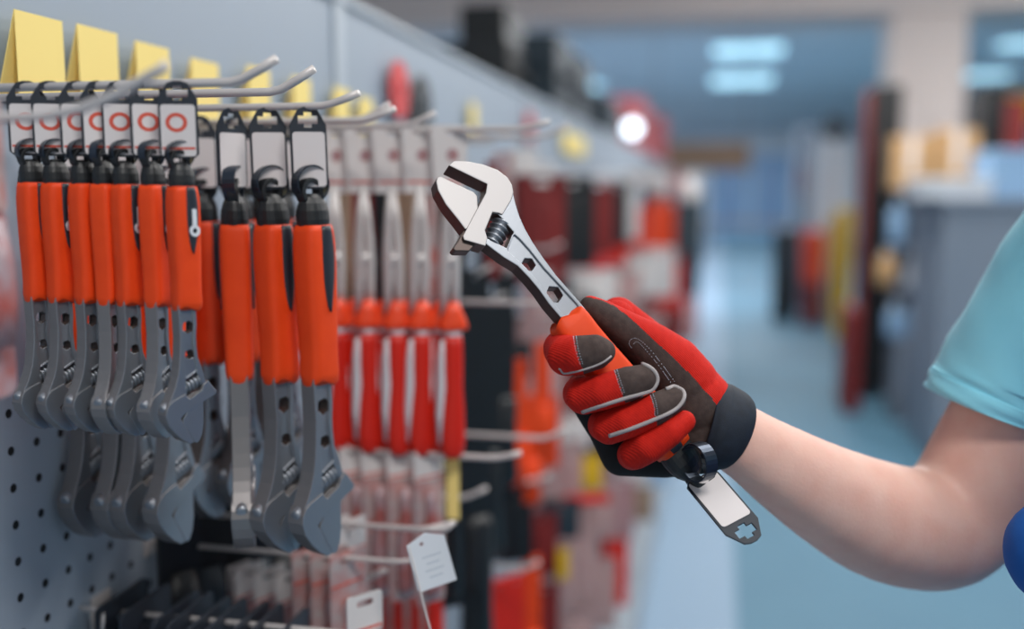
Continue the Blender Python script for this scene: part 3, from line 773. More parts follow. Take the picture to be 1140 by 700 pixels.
# bulk of hanging goods: (px centre, py top, py bottom, world Y, width m, colour)
FAR = [
    (585, 165, 230, 1.9, .05, 'card'), (604, 180, 240, 2.0, .05, 'card'), (625, 190, 225, 2.3, .06, 'card'), (560, 170, 300, 1.35, .03, 'film'), (548, 180, 310, 1.28, .02, 'darkred'),
    (606, 225, 285, 2.0, .03, 'darkred'), (585, 232, 290, 1.85, .03, 'red'), (632, 232, 310, 2.4, .06, 'pinkfilm'), (655, 240, 300, 2.6, .05, 'rosy'), (640, 215, 240, 2.6, .09, 'paleblue'),
    (672, 235, 310, 3.0, .05, 'rosy'), (690, 250, 300, 3.3, .05, 'red'), (680, 190, 232, 3.2, .1, 'white'), (700, 205, 240, 3.6, .1, 'paleblue'), (722, 222, 290, 4.0, .13, 'guard'),
    (708, 230, 280, 3.5, .07, 'red'), (740, 225, 280, 4.6, .1, 'orange'), (660, 300, 350, 2.3, .12, 'card'), (690, 300, 350, 2.7, .12, 'film'), (715, 285, 330, 3.2, .1, 'card'), (735, 275, 330, 3.8, .12, 'card'),
    (750, 290, 345, 4.2, .13, 'red'), (762, 280, 380, 4.8, .1, 'darkred'), (620, 310, 400, 1.9, .06, 'teal'), (600, 300, 380, 1.75, .05, 'film'),
    (655, 195, 230, 2.8, .1, 'white'), (740, 190, 222, 5, .2, 'pinkfilm'), (760, 195, 222, 6, .2, 'card'), (720, 190, 215, 4.2, .2, 'card'),
    (612, 440, 520, 1.70, .035, 'orange'), (596, 470, 530, 1.6, .03, 'orange'), (610, 500, 560, 1.75, .05, 'film'), (632, 490, 570, 1.85, .06, 'film'), (655, 505, 545, 2.0, .06, 'yel2'), (640, 460, 500, 1.95, .07, 'card'), (665, 540, 600, 2.1, .08, 'film'),
    (625, 555, 600, 1.75, .07, 'teal'), (605, 570, 640, 1.6, .05, 'darkred'), (628, 600, 680, 1.65, .05, 'film'), (650, 590, 680, 1.8, .06, 'film'), (627, 610, 645, 1.6, .02, 'yel2'),
    (686, 600, 675, 2.3, .06, 'red'), (670, 620, 700, 1.9, .06, 'film'), (690, 530, 600, 2.5, .08, 'pinkfilm'), (705, 480, 540, 2.9, .1, 'card'), (715, 540, 580, 3.2, .08, 'brown'),
    (725, 450, 540, 3.3, .1, 'paleblue'), (645, 550, 562, 1.8, .12, 'red'), (720, 350, 470, 3.4, .1, 'film'), (745, 380, 480, 4.3, .1, 'teal'), (640, 680, 740, 1.75, .08, 'film'), (605, 650, 740, 1.45, .05, 'darkred'),
    (770, 230, 330, 6.2, .2, 'teal'), (776, 215, 300, 7.2, .2, 'teal'), (768, 330, 380, 6.0, .2, 'pinkfilm'), (755, 480, 560, 4.6, .2, 'card'), (575, 380, 420, 1.55, .05, 'black'), (640, 380, 470, 2.0, .06, 'darkred'), (665, 350, 460, 2.3, .1, 'black'),
    (690, 360, 460, 2.8, .1, 'darkred'), (575, 540, 625, 1.4, .05, 'black'), (550, 545, 625, 1.35, .05, 'black'), (530, 660, 760, 1.12, .02, 'black'),
]
cname = dict(card='white', film='pale printed', darkred='dark red', red='red', rosy='rosy red', paleblue='pale blue', white='white', guard='bright orange', orange='orange', teal='dark', pinkfilm='pinkish', yel2='yellow', brown='brown', black='black')
pcount = {}
PROT = {}
for (px, y0, y1, Y, wd, cm) in FAR:
    p = atY(px, y0, Y); h = p.z - atY(px, y1, Y).z
    p.x = min(max(p.x, WX + wd * .5 + .02), -.20); h = min(h, p.z - .18)
    reg = 'above the gloved hand' if y1 < 420 and px > 600 else ('below the gloved hand' if y0 > 430 else 'between the pliers and the held wrench')
    key = (cm, reg)
    lab = 'blurred %s hanging pack %s on the left shelving' % (cname[cm], reg)
    m = hung_mtx(p, 15, 0)
    key = cm
    if key not in PROT:                       # unit size, scaled per copy
        r = empty('hanging_pack', lab, 'hanging pack', mtx=m)
        MB().plate(rrect(1, 1, .06, cy=.5), [rrect(.3, .05, .02, cy=.08)], .012).build('backing_card', M[cm], r)
        MB().loft([[(x, v, z + .02) for x, z in sellipse(a, .07, 14)] for v, a in ((.22, .1), (.3, .3), (.7, .34), (.88, .3), (.93, .12))]).build('carded_tool', M[cm], r, smooth=True)
        PROT[key] = r
    else: r = dup(PROT[key], m, lab)
    r.matrix_world = m @ Matrix.Diagonal((wd, h, wd * .7, 1))
    r['group'] = '%s packs %s' % (cname[cm], reg)
# rows of hooks for them, far along the panel
for j, z in enumerate((1.43, 1.17, .93, .66, .40)):
    for k in range(11):
        y = 1.75 + k * .42
        hook(y, z + random.uniform(-.01, .01), 'blurred wire hook on the distant part of the left shelving', xt=-.25, r=.003, group='distant wire hooks')
# regular background of packs deeper in (fills the panel behind)
cyc = ['black', 'pinkfilm', 'darkred', 'card', 'teal', 'black', 'black', 'film', 'darkred', 'teal', 'black']
for j, z in enumerate((1.43, 1.17, .93, .66, .40)):
    for k in range(11):
        y = 1.75 + k * .42
        for q in range(2):
            cm = cyc[(k * 3 + j * 5 + q * 2) % len(cyc)]
            m = hung_mtx(Vector((-.385 + .075 * q, y + .01, z)), 15) @ Matrix.Diagonal((.09, .2, .06, 1))
            lab = 'blurred %s pack hanging in the distant rows of the left shelving' % cname[cm]
            dup(PROT[cm], m, lab, 'distant %s packs' % cname[cm])

# yellow and round things on the panel further along
for (px, y0, y1, Y, wd, lab) in [(527, 115, 150, 1.75, .05, 'small blurred yellow price tag above the open wrench jaws'), (640, 150, 172, 3.2, .5, 'long blurred yellow label strip far along the panel')]:
    p = atX(px, y0, WX + .01); p2 = atX(px, y1, WX + .01)
    t = tag(MB().plate(rrect(wd, p.z - p2.z, .003), t=.0008).build('price_tag', M['yellow']), lab, 'price tag')
    t.matrix_world = frame(Vector((0, 1, 0)), Vector((0, 0, 1)), Vector((1, 0, 0)), (p + p2) / 2)
for (px, py, r, mm, lab) in [(445, 100, .042, 'rosy', 'round faded red disc on the panel above the hooks'), (470, 120, .05, 'black', 'round dark disc beside the red disc on the panel'), (590, 142, .04, 'rosy', 'small blurred red disc far along the panel')]:
    p = atX(px, py, WX + .012)
    dd = empty('saw_disc', lab, 'disc', mtx=frame(Vector((0, 1, 0)), Vector((0, 0, 1)), Vector((1, 0, 0)), p))
    MB().plate(ngon(0, 0, r, 32), [ngon(0, 0, r * .2, 16)], .0015).build('disc_blade', M[mm], dd)
    MB().plate(ngon(0, 0, r * .45, 24), [ngon(0, 0, r * .2, 16)], .0006, z0=.0022).build('disc_label', M['rosy' if mm == 'rosy' else 'teal'], dd)

# goods on top of the shelving
def top_case(x0, x1, y0, y1, h, m, label, name='tool_case'):
    t = empty(name, label, 'case', ((x0 + x1) / 2, (y0 + y1) / 2, 1.643))
    a, b = (x1 - x0) / 2, (y1 - y0) / 2
    MB().box((-a, -b, 0), (a, b, h * .55)).build('case_body', m, t, bevel=.008)
    MB().box((-a, -b, h * .56), (a, b, h)).build('case_lid', m, t, bevel=.008)
    MB().tube([(a, -b * .4, h * .5), (a + .03, -b * .35, h * .5), (a + .03, b * .35, h * .5), (a, b * .4, h * .5)], .009, 8).build('handle', M['black'], t, smooth=True)


top_case(-.86, -.62, 2.95, 3.2, .20, M['black'], 'low black case on the shelving top, nearest the camera')
top_case(-.86, -.70, 3.28, 3.62, .37, M['black'], 'tallest black case on the shelving top')
top_case(-.65, -.53, 3.28, 3.62, .27, M['teal'], 'dark case beside the tallest black case on the shelving top')
top_case(-.86, -.52, 3.7, 4.1, .26, M['teal'], 'dark case right behind the pair of tall cases')
top_case(-.86, -.52, 4.7, 5.4, .20, M['teal'], 'low dark green case far along the shelving top')
top_case(-.86, -.53, 7.0, 7.7, .40, M['pink'], 'pink-red case far along the shelving top')
top_case(-.86, -.45, 8.2, 8.9, .36, M['pink'], 'farthest pink-red case on the shelving top')
t = empty('spot_lamp', 'bright round lamp glowing over the far red cases', 'lamp', atY(704, 143, 5.4))
MB().tube([(0, 0, 0), (0, .08, 0)], [.05, .03], 20).build('lamp_housing', M['white'], t, smooth=True)
MB().tube([(0, -.01, 0), (0, -.004, 0)], .04, 20).build('lamp_face', M['lamp'], t)
MB().tube([(0, .05, -.02), (0, .05, 1.65 - t.location.z)], .008, 8).build('lamp_stem', M['white'], t)
t = tag(MB().box((-.5, -.04, 0), (.5, .04, .28)).build('sign_board', M['brown'], bevel=.01), 'brown blurred board hanging at the far end of the aisle', 'sign')
t.location = atY(778, 190, 10.3)
for sx in (-.45, .45): MB().tube([(sx, 0, .28), (sx, 0, CEIL - t.location.z - .002)], .006, 6).build('cable', M['shelf'], t)

# ------------------------------------------------------------ right side of the shop
def rack(name, label, px0, px1, pyt, pyb, Y, front, sidem, side_w, depth=.5, cat='shelving'):
    a = atY(px0, pyb, Y); b = atY(px1, pyb, Y); zt = atY(px0, pyt, Y).z; z0 = max(.002, a.z)
    t = empty(name, label, cat, (a.x, Y, z0))
    w_ = b.x - a.x; h = zt - z0
    MB().box((side_w, 0, 0), (w_, depth, h)).build('end_panel', M[front], t, bevel=.01)
    if side_w: MB().box((0, .0, 0), (side_w - .003, .05, h * .985)).build('side_strip', M[sidem], t, bevel=.008)
    return t


rack('shelf_end_panel', 'tall black shelving end with a dark red edge left of the square column', 950, 990, 95, 437, 6.9, 'black', 'darkred', .04)
rack('shelf_end_panel', 'black shelving end with dark red edge right of the square column', 1076, 1102, 95, 455, 8.0, 'black', 'black', 0)
t = rack('hanging_banner', 'dark red cloth banner hanging right of the black shelving end', 1101, 1124, 110, 455, 7.6, 'darkred', 'darkred', 0, .06, 'banner')
rack('wall_sign', 'yellow blurred sign at the right photo edge', 1116, 1160, 103, 137, 12, 'yel2', 'yel2', 0, .06, 'sign')
MB().tube([(.1, .07, -atY(1116, 137, 12).z + .002), (.1, .07, .02)], .02, 8).build('post', M['shelf'], bpy.data.objects['wall_sign'])


def carton(label, px0, px1, pyt, pyb, Y, m='cardboard', depth=.35):
    a = atY(px0, pyb, Y); b = atY(px1, pyt, Y); w_ = b.x - a.x; h = b.z - a.z
    h = b.z - 1.407; t = empty('carton', label, 'box', ((a.x + b.x) / 2, Y + depth / 2, 1.407))
    MB().box((-w_ / 2, -depth / 2, 0), (w_ / 2, depth / 2, h)).build('box_body', M[m], t, bevel=.006)
    MB().box((-w_ / 2 + .005, -depth / 2 + .005, h), (-.004, depth / 2 - .005, h + .006)).build('flap', M[m], t)
    MB().box((.004, -depth / 2 + .005, h), (w_ / 2 - .005, depth / 2 - .005, h + .006)).build('flap', M[m], t)
    MB().box((-.025, -depth / 2 - .002, h * .3), (.025, -depth / 2 + .001, h)).build('tape', M['rosy' if False else 'card'], t)


carton('tan cardboard box left of the pair below the square column', 993, 1038, 152, 212, 6.28, depth=.24)
carton('tan cardboard box right of the pair below the square column', 1042, 1091, 145, 212, 6.28, depth=.24)
# counter
cx0 = atY(1040, 480, 5.3).x
zc = atY(1060, 222, 5.3).z
t = empty('service_counter', 'large grey counter block at the right behind the arm', 'counter', (cx0 + 1.2, 5.3 + .42, 0))
MB().box((-1.2, -.4, .004), (1.2, .4, zc - .03)).build('counter_body', M['grey'], t, bevel=.01)
MB().box((-1.22, -.42, zc - .03), (1.2, .42, zc)).build('counter_top', M['grey'], t, bevel=.006)
MB().box((-1.2, -.415, .004), (1.2, -.402, .09)).build('plinth', M['teal'], t)
# long grey shelf between counter and black panel
a = atY(992, 400, 6.4)
t = empty('storage_rack', 'grey rack full of pale goods beside the black shelving end', 'rack', (a.x, 6.27, 0))
ww = cx0 - a.x + .75
MB().box((0, .25, .004), (ww, .28, 1.4)).build('rack_back', M['grey'], t)
for z in (.1, .48, .80, 1.05, 1.38): MB().box((0, 0, z), (ww, .25, z + .025)).build('rack_shelf', M['grey'], t)
MB().box((0, 0, .004), (ww, .012, .48)).build('front_panel', M['grey'], t)
# pale goods
for (px0, px1, y0, y1, Y, mm, lab) in [(988, 1008, 215, 268, 6.3, 'paleblue', 'pale blue bottle hanging by the black shelving end'), (1007, 1021, 235, 300, 6.2, 'white', 'white bottle in the middle of the pale goods'),
                                       (1024, 1040, 262, 310, 6.0, 'white', 'white bottle nearest the grey counter'), (975, 996, 280, 320, 6.3, 'cardboard', 'small tan bottle low beside the black panel'),
                                       (985, 1004, 325, 370, 6.2, 'paleblue', 'pale blue bottle lowest beside the black panel'), (1004, 1020, 305, 345, 6.2, 'paleblue', 'pale blue bottle below the white bottles')]:
    a = atY((px0 + px1) / 2, y1, Y); b = atY(px1, y0, Y); r = (atY(px1, y1, Y).x - atY(px0, y1, Y).x) / 2; h = b.z - a.z
    Y = 6.36; a = atY((px0 + px1) / 2, y1, Y); a.z = max(z_ for z_ in (.506, .826, 1.076) if z_ <= max(a.z + .12, .51)); h = min(h, .22) if a.z < 1 else min(h, .29)
    t = empty('bottle', lab, 'bottle', a)
    MB().tube([(0, 0, 0), (0, 0, h * .05), (0, 0, h * .68), (0, 0, h * .82), (0, 0, h * .86)], [r * .9, r, r, r * .4, r * .35], 16).build('bottle_body', M[mm], t, smooth=True)
    MB().tube([(0, 0, h * .86), (0, 0, h)], r * .42, 14).build('cap', M['white'], t, smooth=True)
# white box on the counter
a = atY(1031, 222, 5.25); b = atY(1112, 200, 5.25)
t = empty('parcel', 'low white box lying on the grey counter', 'box', ((a.x + b.x) / 2, 5.65, zc + .001))
MB().box((-(b.x - a.x) / 2, -.3, 0), ((b.x - a.x) / 2, .2, .08)).build('box_body', M['white'], t, bevel=.01)
MB().box((-(b.x - a.x) / 2 - .005, -.305, .08), ((b.x - a.x) / 2 + .005, .205, .105)).build('box_lid', M['white'], t, bevel=.008)
a = atY(1128, 222, 5.25)
t = empty('parcel', 'pale blue box at the right end of the grey counter', 'box', (a.x + .15, 5.7, zc + .001))
MB().box((-.2, -.2, 0), (.2, .2, .22)).build('box_body', M['paleblue'], t, bevel=.01)
MB().box((-.205, -.205, .22), (.205, .205, .25)).build('box_lid', M['paleblue'], t, bevel=.01)


# colourful stands down the aisle
def stand(label, px0, px1, pyt, pyb, Y, m1, m2, name='sales_display'):
    a = atY(px0, pyb, Y); b = atY(px1, pyt, Y); w_ = b.x - a.x; z0 = .004; h = b.z - z0
    t = empty(name, label, 'display', ((a.x + b.x) / 2, Y, z0 if z0 < .3 else z0))
    MB().box((-w_ / 2, 0, 0), (w_ / 2, .4, h * .45)).build('lower_panel', M[m1], t, bevel=.02)
    MB().box((-w_ / 2, .0, h * .45 + .002), (w_ / 2, .4, h)).build('upper_panel', M[m2], t, bevel=.02)


stand('dark sales display on the aisle floor left of the orange one', 860, 888, 255, 350, 11, 'black', 'teal')
stand('red and orange sales display on the aisle floor', 893, 918, 258, 358, 10.6, 'darkred', 'orange')
stand('yellow sales display beside the dark red shelving edge', 932, 951, 232, 345, 9.6, 'yel2', 'yel2')
stand('narrow beige display between the orange and yellow ones', 919, 931, 245, 345, 11, 'brown', 'cardboard')
stand('dark red low display leaning at the foot of the black shelving end', 940, 962, 345, 438, 6.4, 'darkred', 'darkred')
t = empty('sales_display', 'tall white display with a round black top in the distance', 'display', (atY(926, 240, 11.6).x, 11.6, 0))
zt = atY(926, 157, 11.6).z
MB().box((-.2, 0, 1.0), (.19, .1, zt)).build('panel', M['white'], t, bevel=.03)
MB().tube([(0, .05, .004), (0, .05, zt + .02)], .02, 10).build('pole', M['shelf'], t)
MB().tube([(0, -.02, zt + .14), (0, .1, zt + .14)], .12, 20).build('round_top', M['black'], t)
MB().tube([(0, .05, 0.002), (0, .05, .02)], .18, 20).build('foot', M['shelf'], t)
t.location.z = .0
t = empty('glove_stand', 'dark narrow stand behind the white display in the distance', 'display', (atY(893, 240, 12).x, 12, 0))
MB().box((-.07, 0, .004), (.09, .3, 2.1)).build('panel', M['grey'], t, bevel=.02)
MB().box((-.06, -.03, 1.35), (.0, -.002, 1.7)).build('pocket', M['darkred'], t, bevel=.02)
t = empty('low_table', 'low dark table in front of the far glazed doors', 'table', (atY(828, 245, 24).x, 24, 0))
MB().box((-.9, -.3, .6), (.9, .3, .66)).build('table_top', M['brown'], t)
for sx in (-.85, .8):
    for sy in (-.28, .23): MB().box((sx, sy, .003), (sx + .05, sy + .05, .6)).build('leg', M['black'], t)


# ------------------------------------------------------------ person
def blob(chains, voxel, smooth_it=8, extra=None):
    """union of tapered chains -> one continuous closed surface; chains = [[(point, radius), ...], ...]"""
    bm = bmesh.new()
    for ch in chains:
        for (p, r), (q, s) in zip(ch[:-1], ch[1:]):
            n = max(1, int((q - p).length / (.35 * min(r, s))))
            for k in range(n + 1):
                t = k / n
                bmesh.ops.create_icosphere(bm, subdivisions=3, radius=r + (s - r) * t, matrix=Matrix.Translation(p.lerp(q, t)))
    if extra:
        for mtx in extra: bmesh.ops.create_icosphere(bm, subdivisions=4, radius=1, matrix=mtx)
    me = bpy.data.meshes.new('tmp'); bm.to_mesh(me); bm.free()
    o = bpy.data.objects.new('tmp', me); COL.objects.link(o)
    r = o.modifiers.new('r', 'REMESH'); r.mode = 'VOXEL'; r.voxel_size = voxel
    if smooth_it:
        s = o.modifiers.new('s', 'SMOOTH'); s.factor = .5; s.iterations = smooth_it
    dg = bpy.context.evaluated_depsgraph_get(); ev = o.evaluated_get(dg); out = bpy.data.meshes.new_from_object(ev)
    bpy.data.objects.remove(o); bpy.data.meshes.remove(me)
    for p in out.polygons: p.use_smooth = True
    return out


def mesh_obj(name, me, mats, parent, origin):
    for m in mats: me.materials.append(m)
    me.transform(Matrix.Translation(-Vector(origin)))
    o = bpy.data.objects.new(name, me); COL.objects.link(o); o.parent = parent; return o


def ch(*pts):
    return [(C(px, py, d), r * d / FPX) for px, py, d, r in pts]


PB0 = Vector((.38, .56, 0))
person = empty('person', 'person in cyan polo shirt and blue apron reaching in, wearing a red glove', 'person', PB0)
SH = C(1290, 150, .68)
armpts = [(802, 476, .647, 38), (815, 484, .648, 40), (845, 503, .652, 43), (875, 523, .66, 49), (925, 553, .678, 58), (975, 577, .70, 66), (1018, 588, .722, 68), (1052, 586, .736, 67), (1078, 560, .735, 67), (1098, 520, .728, 66), (1120, 465, .72, 60), (1152, 400, .71, 62), (1215, 280, .695, 63), (1290, 155, .68, 64)]
arm = ch(*[p[:4] for p in spline(armpts, 3)])
cy0 = .565; cx0p = .385


def TP(x, y, z, r): return (Vector((cx0p + x, cy0 + y, z)), r)


hips = [[TP(0, .09, .92, .10), TP(0, -.09, .92, .10)], [TP(-.0, .06, 1.1, .10), TP(-.0, -.06, 1.1, .10)], [TP(0, .07, 1.25, .105), TP(0, -.07, 1.25, .105)],
        [TP(.01, .13, 1.40, .06), TP(.01, -.17, 1.40, .06)], [TP(0, .08, 1.35, .09), TP(0, -.08, 1.35, .09)], [TP(0, 0, .9, .1), TP(0, 0, 1.4, .1)],
        [TP(.02, 0, 1.40, .06), TP(.01, 0, 1.55, .055)],
        [TP(0, .09, .92, .095), TP(0, .10, .5, .062), TP(.01, .10, .28, .058), TP(.02, .10, .09, .04), TP(-.1, .11, .04, .035)],
        [TP(0, -.09, .92, .095), TP(0, -.10, .5, .062), TP(.01, -.10, .28, .058), TP(.02, -.10, .09, .04), TP(-.1, -.11, .04, .035)],
        [TP(.01, -.19, 1.39, .055), TP(.03, -.24, 1.10, .042), TP(-.01, -.25, .86, .028), TP(-.015, -.25, .80, .022), TP(-.02, -.25, .755, .024)],
        [(arm[-1][0], .045), TP(.01, .13, 1.40, .06)]]
for k, (dx, L) in enumerate(((-.03, .07), (-.01, .078), (.01, .074), (.028, .06))):
    hips.append([TP(-.02 + dx, -.25, .755, .009), TP(-.02 + dx * 1.1, -.252, .755 - L * .5, .008), TP(-.018 + dx * 1.1, -.245, .755 - L, .0068)])
hips.append([TP(-.045, -.25, .79, .011), TP(-.065, -.245, .75, .0095), TP(-.066, -.24, .72, .008)])
headc = Vector((cx0p - .01, cy0, 1.65))
ex = [Matrix.Translation(headc + Vector((.0, 0, .02))) @ Matrix.Diagonal((.098, .078, .112, 1)), Matrix.Translation(headc + Vector((-.03, 0, -.05))) @ Matrix.Diagonal((.062, .058, .075, 1)),
      Matrix.Translation(headc + Vector((-.1, 0, -.01))) @ Matrix.Diagonal((.022, .012, .026, 1)), Matrix.Translation(headc + Vector((-.09, 0, -.06))) @ Matrix.Diagonal((.014, .024, .008, 1)),
      Matrix.Translation(headc + Vector((0, .08, 0))) @ Matrix.Diagonal((.018, .01, .03, 1)), Matrix.Translation(headc + Vector((0, -.08, 0))) @ Matrix.Diagonal((.018, .01, .03, 1))]
body = blob([arm] + hips, .0045, 10, ex)
mesh_obj('body', body, [M['skin']], person, PB0)
hr = blob([[(headc + Vector((.015, 0, .04)), .09), (headc + Vector((.03, 0, -.01)), .085)]], .006, 6, [Matrix.Translation(headc + Vector((.012, 0, .045))) @ Matrix.Diagonal((.108, .088, .1, 1))])
mesh_obj('hair', hr, [M['hair']], person, PB0)
ey = MB()
for sy in (-1, 1):
    for r_, dx in ((.012, 0), (.006, -.0075)):
        ey.tube([headc + Vector((-.088 + dx, sy * .03, .012)) + Vector((-.001, 0, 0)), headc + Vector((-.078 + dx, sy * .03, .012))], r_, 12, mi=0 if r_ > .01 else 1)
ey.v = [tuple(Vector(v) - PB0) for v in ey.v]; ey.build('eyes', [M['white'], M['black']], person, smooth=True)

# shirt: torso + sleeve (open tube with a hem)
tor = [[TP(0, y_, 1.0, .124), TP(0, y_, 1.28, .122), TP(0, y_ * .9, 1.36, .10)] for y_ in (-.085, -.04, .04, .085)] + [[TP(0, .08, 1.0, .125), TP(0, -.08, 1.0, .125)], [TP(0, .08, 1.1, .12), TP(0, -.08, 1.1, .12)], [TP(0, .085, 1.25, .125), TP(0, -.085, 1.25, .125)],
       [TP(0, .10, 1.36, .10), TP(0, -.10, 1.36, .10)], [TP(0, 0, 1.0, .125), TP(0, 0, 1.38, .105)], [TP(.01, .13, 1.40, .075), TP(.01, -.17, 1.40, .075)],
       [TP(.01, -.19, 1.39, .072), TP(.025, -.23, 1.2, .062)], [(arm[-1][0], .052), TP(.01, .13, 1.38, .065)]]
mesh_obj('polo_shirt', blob(tor, .006, 30), [M['shirt']], person, PB0)


def sweep(pts, nseg=48, wrinkle=0, close=True, squash=None):
    """open tube along (point, radius); returns rings"""
    rings = []; up = None; P = [p for p, r in pts]
    for i, (p, r) in enumerate(pts):
        t = (P[min(i + 1, len(P) - 1)] - P[max(i - 1, 0)]).normalized()
        if up is None: up = (CF - t * CF.dot(t)).normalized()
        up = (up - t * up.dot(t)).normalized(); b = t.cross(up); ring = []
        for k in range(nseg):
            a = 2 * PI * k / nseg
            rr = r * (1 + wrinkle * (math.sin(3 * a + i * .45) * .5 + math.sin(2 * a - i * .8) * .6 + .5 * math.sin(5 * a + i * 1.3)))
            ring.append(p + (up * math.cos(a) + b * math.sin(a)) * rr)
        rings.append(ring)
    return rings


sp = [(1102, 457, .722, 72), (1106, 448, .721, 73), (1111, 438, .72, 73), (1120, 420, .718, 74), (1155, 368, .708, 77), (1190, 310, .70, 78), (1235, 240, .69, 79), (1290, 160, .68, 80)]
sv = ch(*spline(sp, 5)); n_ = len(sv)
rg = sweep(sv, 56, .018)
thick = []
inner = [[c + (v - c) * .965 for v in ring] for ring, (c, _) in zip(rg, sv)]
slv = MB().loft(inner[::-1] + rg, cap=False); slv.v = [tuple(Vector(v) - PB0) for v in slv.v]
so = slv.build('sleeve', M['shirt'], person, smooth=True)
hm = sweep([(p, r * 1.014) for p, r in sv[:9]], 56, .018); hi_ = [[c + (v - c) * .97 for v in ring] for ring, (c, _) in zip(hm, sv[:9])]
hb = MB().loft(hi_[::-1] + hm + [hi_[-1]], cap=False); hb.v = [tuple(Vector(v) - PB0) for v in hb.v]; hb.build('sleeve_hem', M['shirt'], so, smooth=True)
# apron, trousers, shoes
apr = [[(C(1186, 616, .60), .036), TP(-.03, .06, 1.16, .09)], [TP(-.035, .08, .75, .13), TP(-.035, -.09, .75, .13)], [TP(-.035, .085, 1.18, .128), TP(-.035, -.09, 1.18, .128)], [TP(-.035, .085, 1.0, .13), TP(-.035, -.09, 1.0, .13)], [TP(-.035, .0, .75, .13), TP(-.035, 0, 1.2, .128)],
       [TP(-.035, .085, .75, .125), TP(-.035, .085, 1.2, .127)], [TP(-.035, -.09, .75, .125), TP(-.035, -.09, 1.2, .125)]]
mesh_obj('apron', blob(apr, .006, 12), [M['apron']], person, PB0)
trs = [[TP(0, .09, .95, .115), TP(0, .10, .5, .085), TP(.01, .10, .12, .07)], [TP(0, -.09, .95, .115), TP(0, -.10, .5, .085), TP(.01, -.10, .12, .07)], [TP(0, .08, .93, .118), TP(0, -.08, .93, .118)]]
mesh_obj('trousers', blob(trs, .008, 8), [M['trousers']], person, PB0)
for sy in (-.10, .10):
    mesh_obj('shoe', blob([[TP(.06, sy, .045, .045), TP(-.06, sy, .045, .046), TP(-.14, sy * 1.1, .04, .04)]], .005, 6), [M['shoe']], person, PB0)

# ------------------------------------------------------------ glove
fing = dict(
    index=ch((686, 356, .655, 22.8), (650, 366, .648, 22.8), (626, 388, .628, 21.7), (631, 396, .606, 22.8), (646, 395, .597, 22.2), (662, 392, .595, 20.1), (671, 391, .598, 14.7)),
    middle=ch((700, 400, .662, 21.7), (665, 418, .652, 21.7), (646, 438, .630, 20.1), (650, 441, .606, 20.6), (672, 436, .597, 20.6), (700, 427, .594, 19.6), (716, 422, .596, 16.9)),
    ring=ch((720, 440, .662, 21.7), (690, 456, .652, 20.6), (673, 473, .630, 19.0), (678, 476, .606, 19.0), (700, 469, .597, 19.0), (730, 455, .594, 18.5), (749, 445, .598, 15.3)),
    pinky=ch((740, 478, .66, 21.7), (715, 495, .65, 19.6), (704, 506, .630, 17.4), (708, 504, .606, 18.5), (722, 496, .598, 19.0), (745, 481, .595, 16.4), (762, 469, .598, 12.6)))
palm = [ch((688, 352, .660, 22), (740, 400, .662, 28), (778, 436, .652, 30)), ch((702, 402, .664, 24), (782, 456, .655, 36)), ch((720, 442, .664, 24), (784, 472, .652, 40)),
        ch((742, 478, .662, 24), (784, 482, .650, 40)), ch((646, 440, .648, 16), (672, 480, .650, 17), (692, 506, .648, 24), (740, 506, .648, 26), (778, 496, .648, 32)),
        ch((692, 506, .648, 24), (742, 478, .662, 24)), ch((646, 440, .648, 16), (720, 442, .664, 24)),
        ch((657, 341, .636, 12.5), (672, 350, .637, 16), (696, 366, .639, 20.5), (726, 387, .642, 28), (748, 408, .644, 35), (762, 428, .646, 38), (776, 450, .647, 41))]
glove_me = bpy.data.meshes.new('glove'); gb = bmesh.new()
pm = blob(palm, .0011, 10); gb.from_mesh(pm); nP = len(gb.faces); cnt = [nP]
for k in ('index', 'middle', 'ring', 'pinky'):
    fm = blob([fing[k]], .0010, 8); gb.from_mesh(fm); gb.faces.ensure_lookup_table(); cnt.append(len(gb.faces))
gb.to_mesh(glove_me); gb.free()


def side(px, py, line):
    """>0 when the pixel is right/above of polyline x->y (image y grows down)"""
    for (x0, y0), (x1, y1) in zip(line[:-1], line[1:]):
        if px <= x1 or (x1, y1) == line[-1]:
            yl = y0 + (y1 - y0) * (px - x0) / (x1 - x0); return yl - py
    return -1


def Q(l): return [(590 + a / 2.915, 310 + b / 2.915) for a, b in l]


seam = Q([(100, 42), (150, 56), (200, 62), (240, 72), (280, 92), (330, 132), (420, 215), (520, 310), (590, 388), (640, 450)])
patch = {1: Q([(143, 183), (150, 230), (168, 290)]), 2: Q([(270, 283), (285, 330), (305, 390)]), 3: Q([(388, 370), (402, 410), (410, 455)])}
for m in ('gred', 'leather', 'gblack'): glove_me.materials.append(M[m])
for p in glove_me.polygons:
    i = p.index; f = next(k for k, c_ in enumerate(cnt) if i < c_)
    c_ = p.center; px, py = proj(c_); nz = p.normal.dot(-CF); p.use_smooth = True
    if f == 0:
        s = side(px, py, seam); near = (c_ - CAM).dot(CF)
        if s > 0 or (near > .668 and py < 440): mi = 0
        elif px < 700 and py > 400 or py > 515 - (px - 700) * .05: mi = 2
        else: mi = 1
        if near > .672 and py > 430: mi = 2
    else:
        mi = 0
        if (c_ - CAM).dot(CF) > .632: mi = 2 if f > 1 else 0
        if f in patch:
            (x0, y0), (x1, y1), (x2, y2) = patch[f]
            xl = x0 + (x1 - x0) * (py - y0) / (y1 - y0) if py < y1 else x1 + (x2 - x1) * (py - y1) / (y2 - y1)
            if px > xl and (c_ - CAM).dot(CF) < .63: mi = 1
    p.material_index = mi
tree = BVHTree.FromPolygons([v.co[:] for v in glove_me.vertices], [p.vertices[:] for p in glove_me.polygons])
ftrees = {}
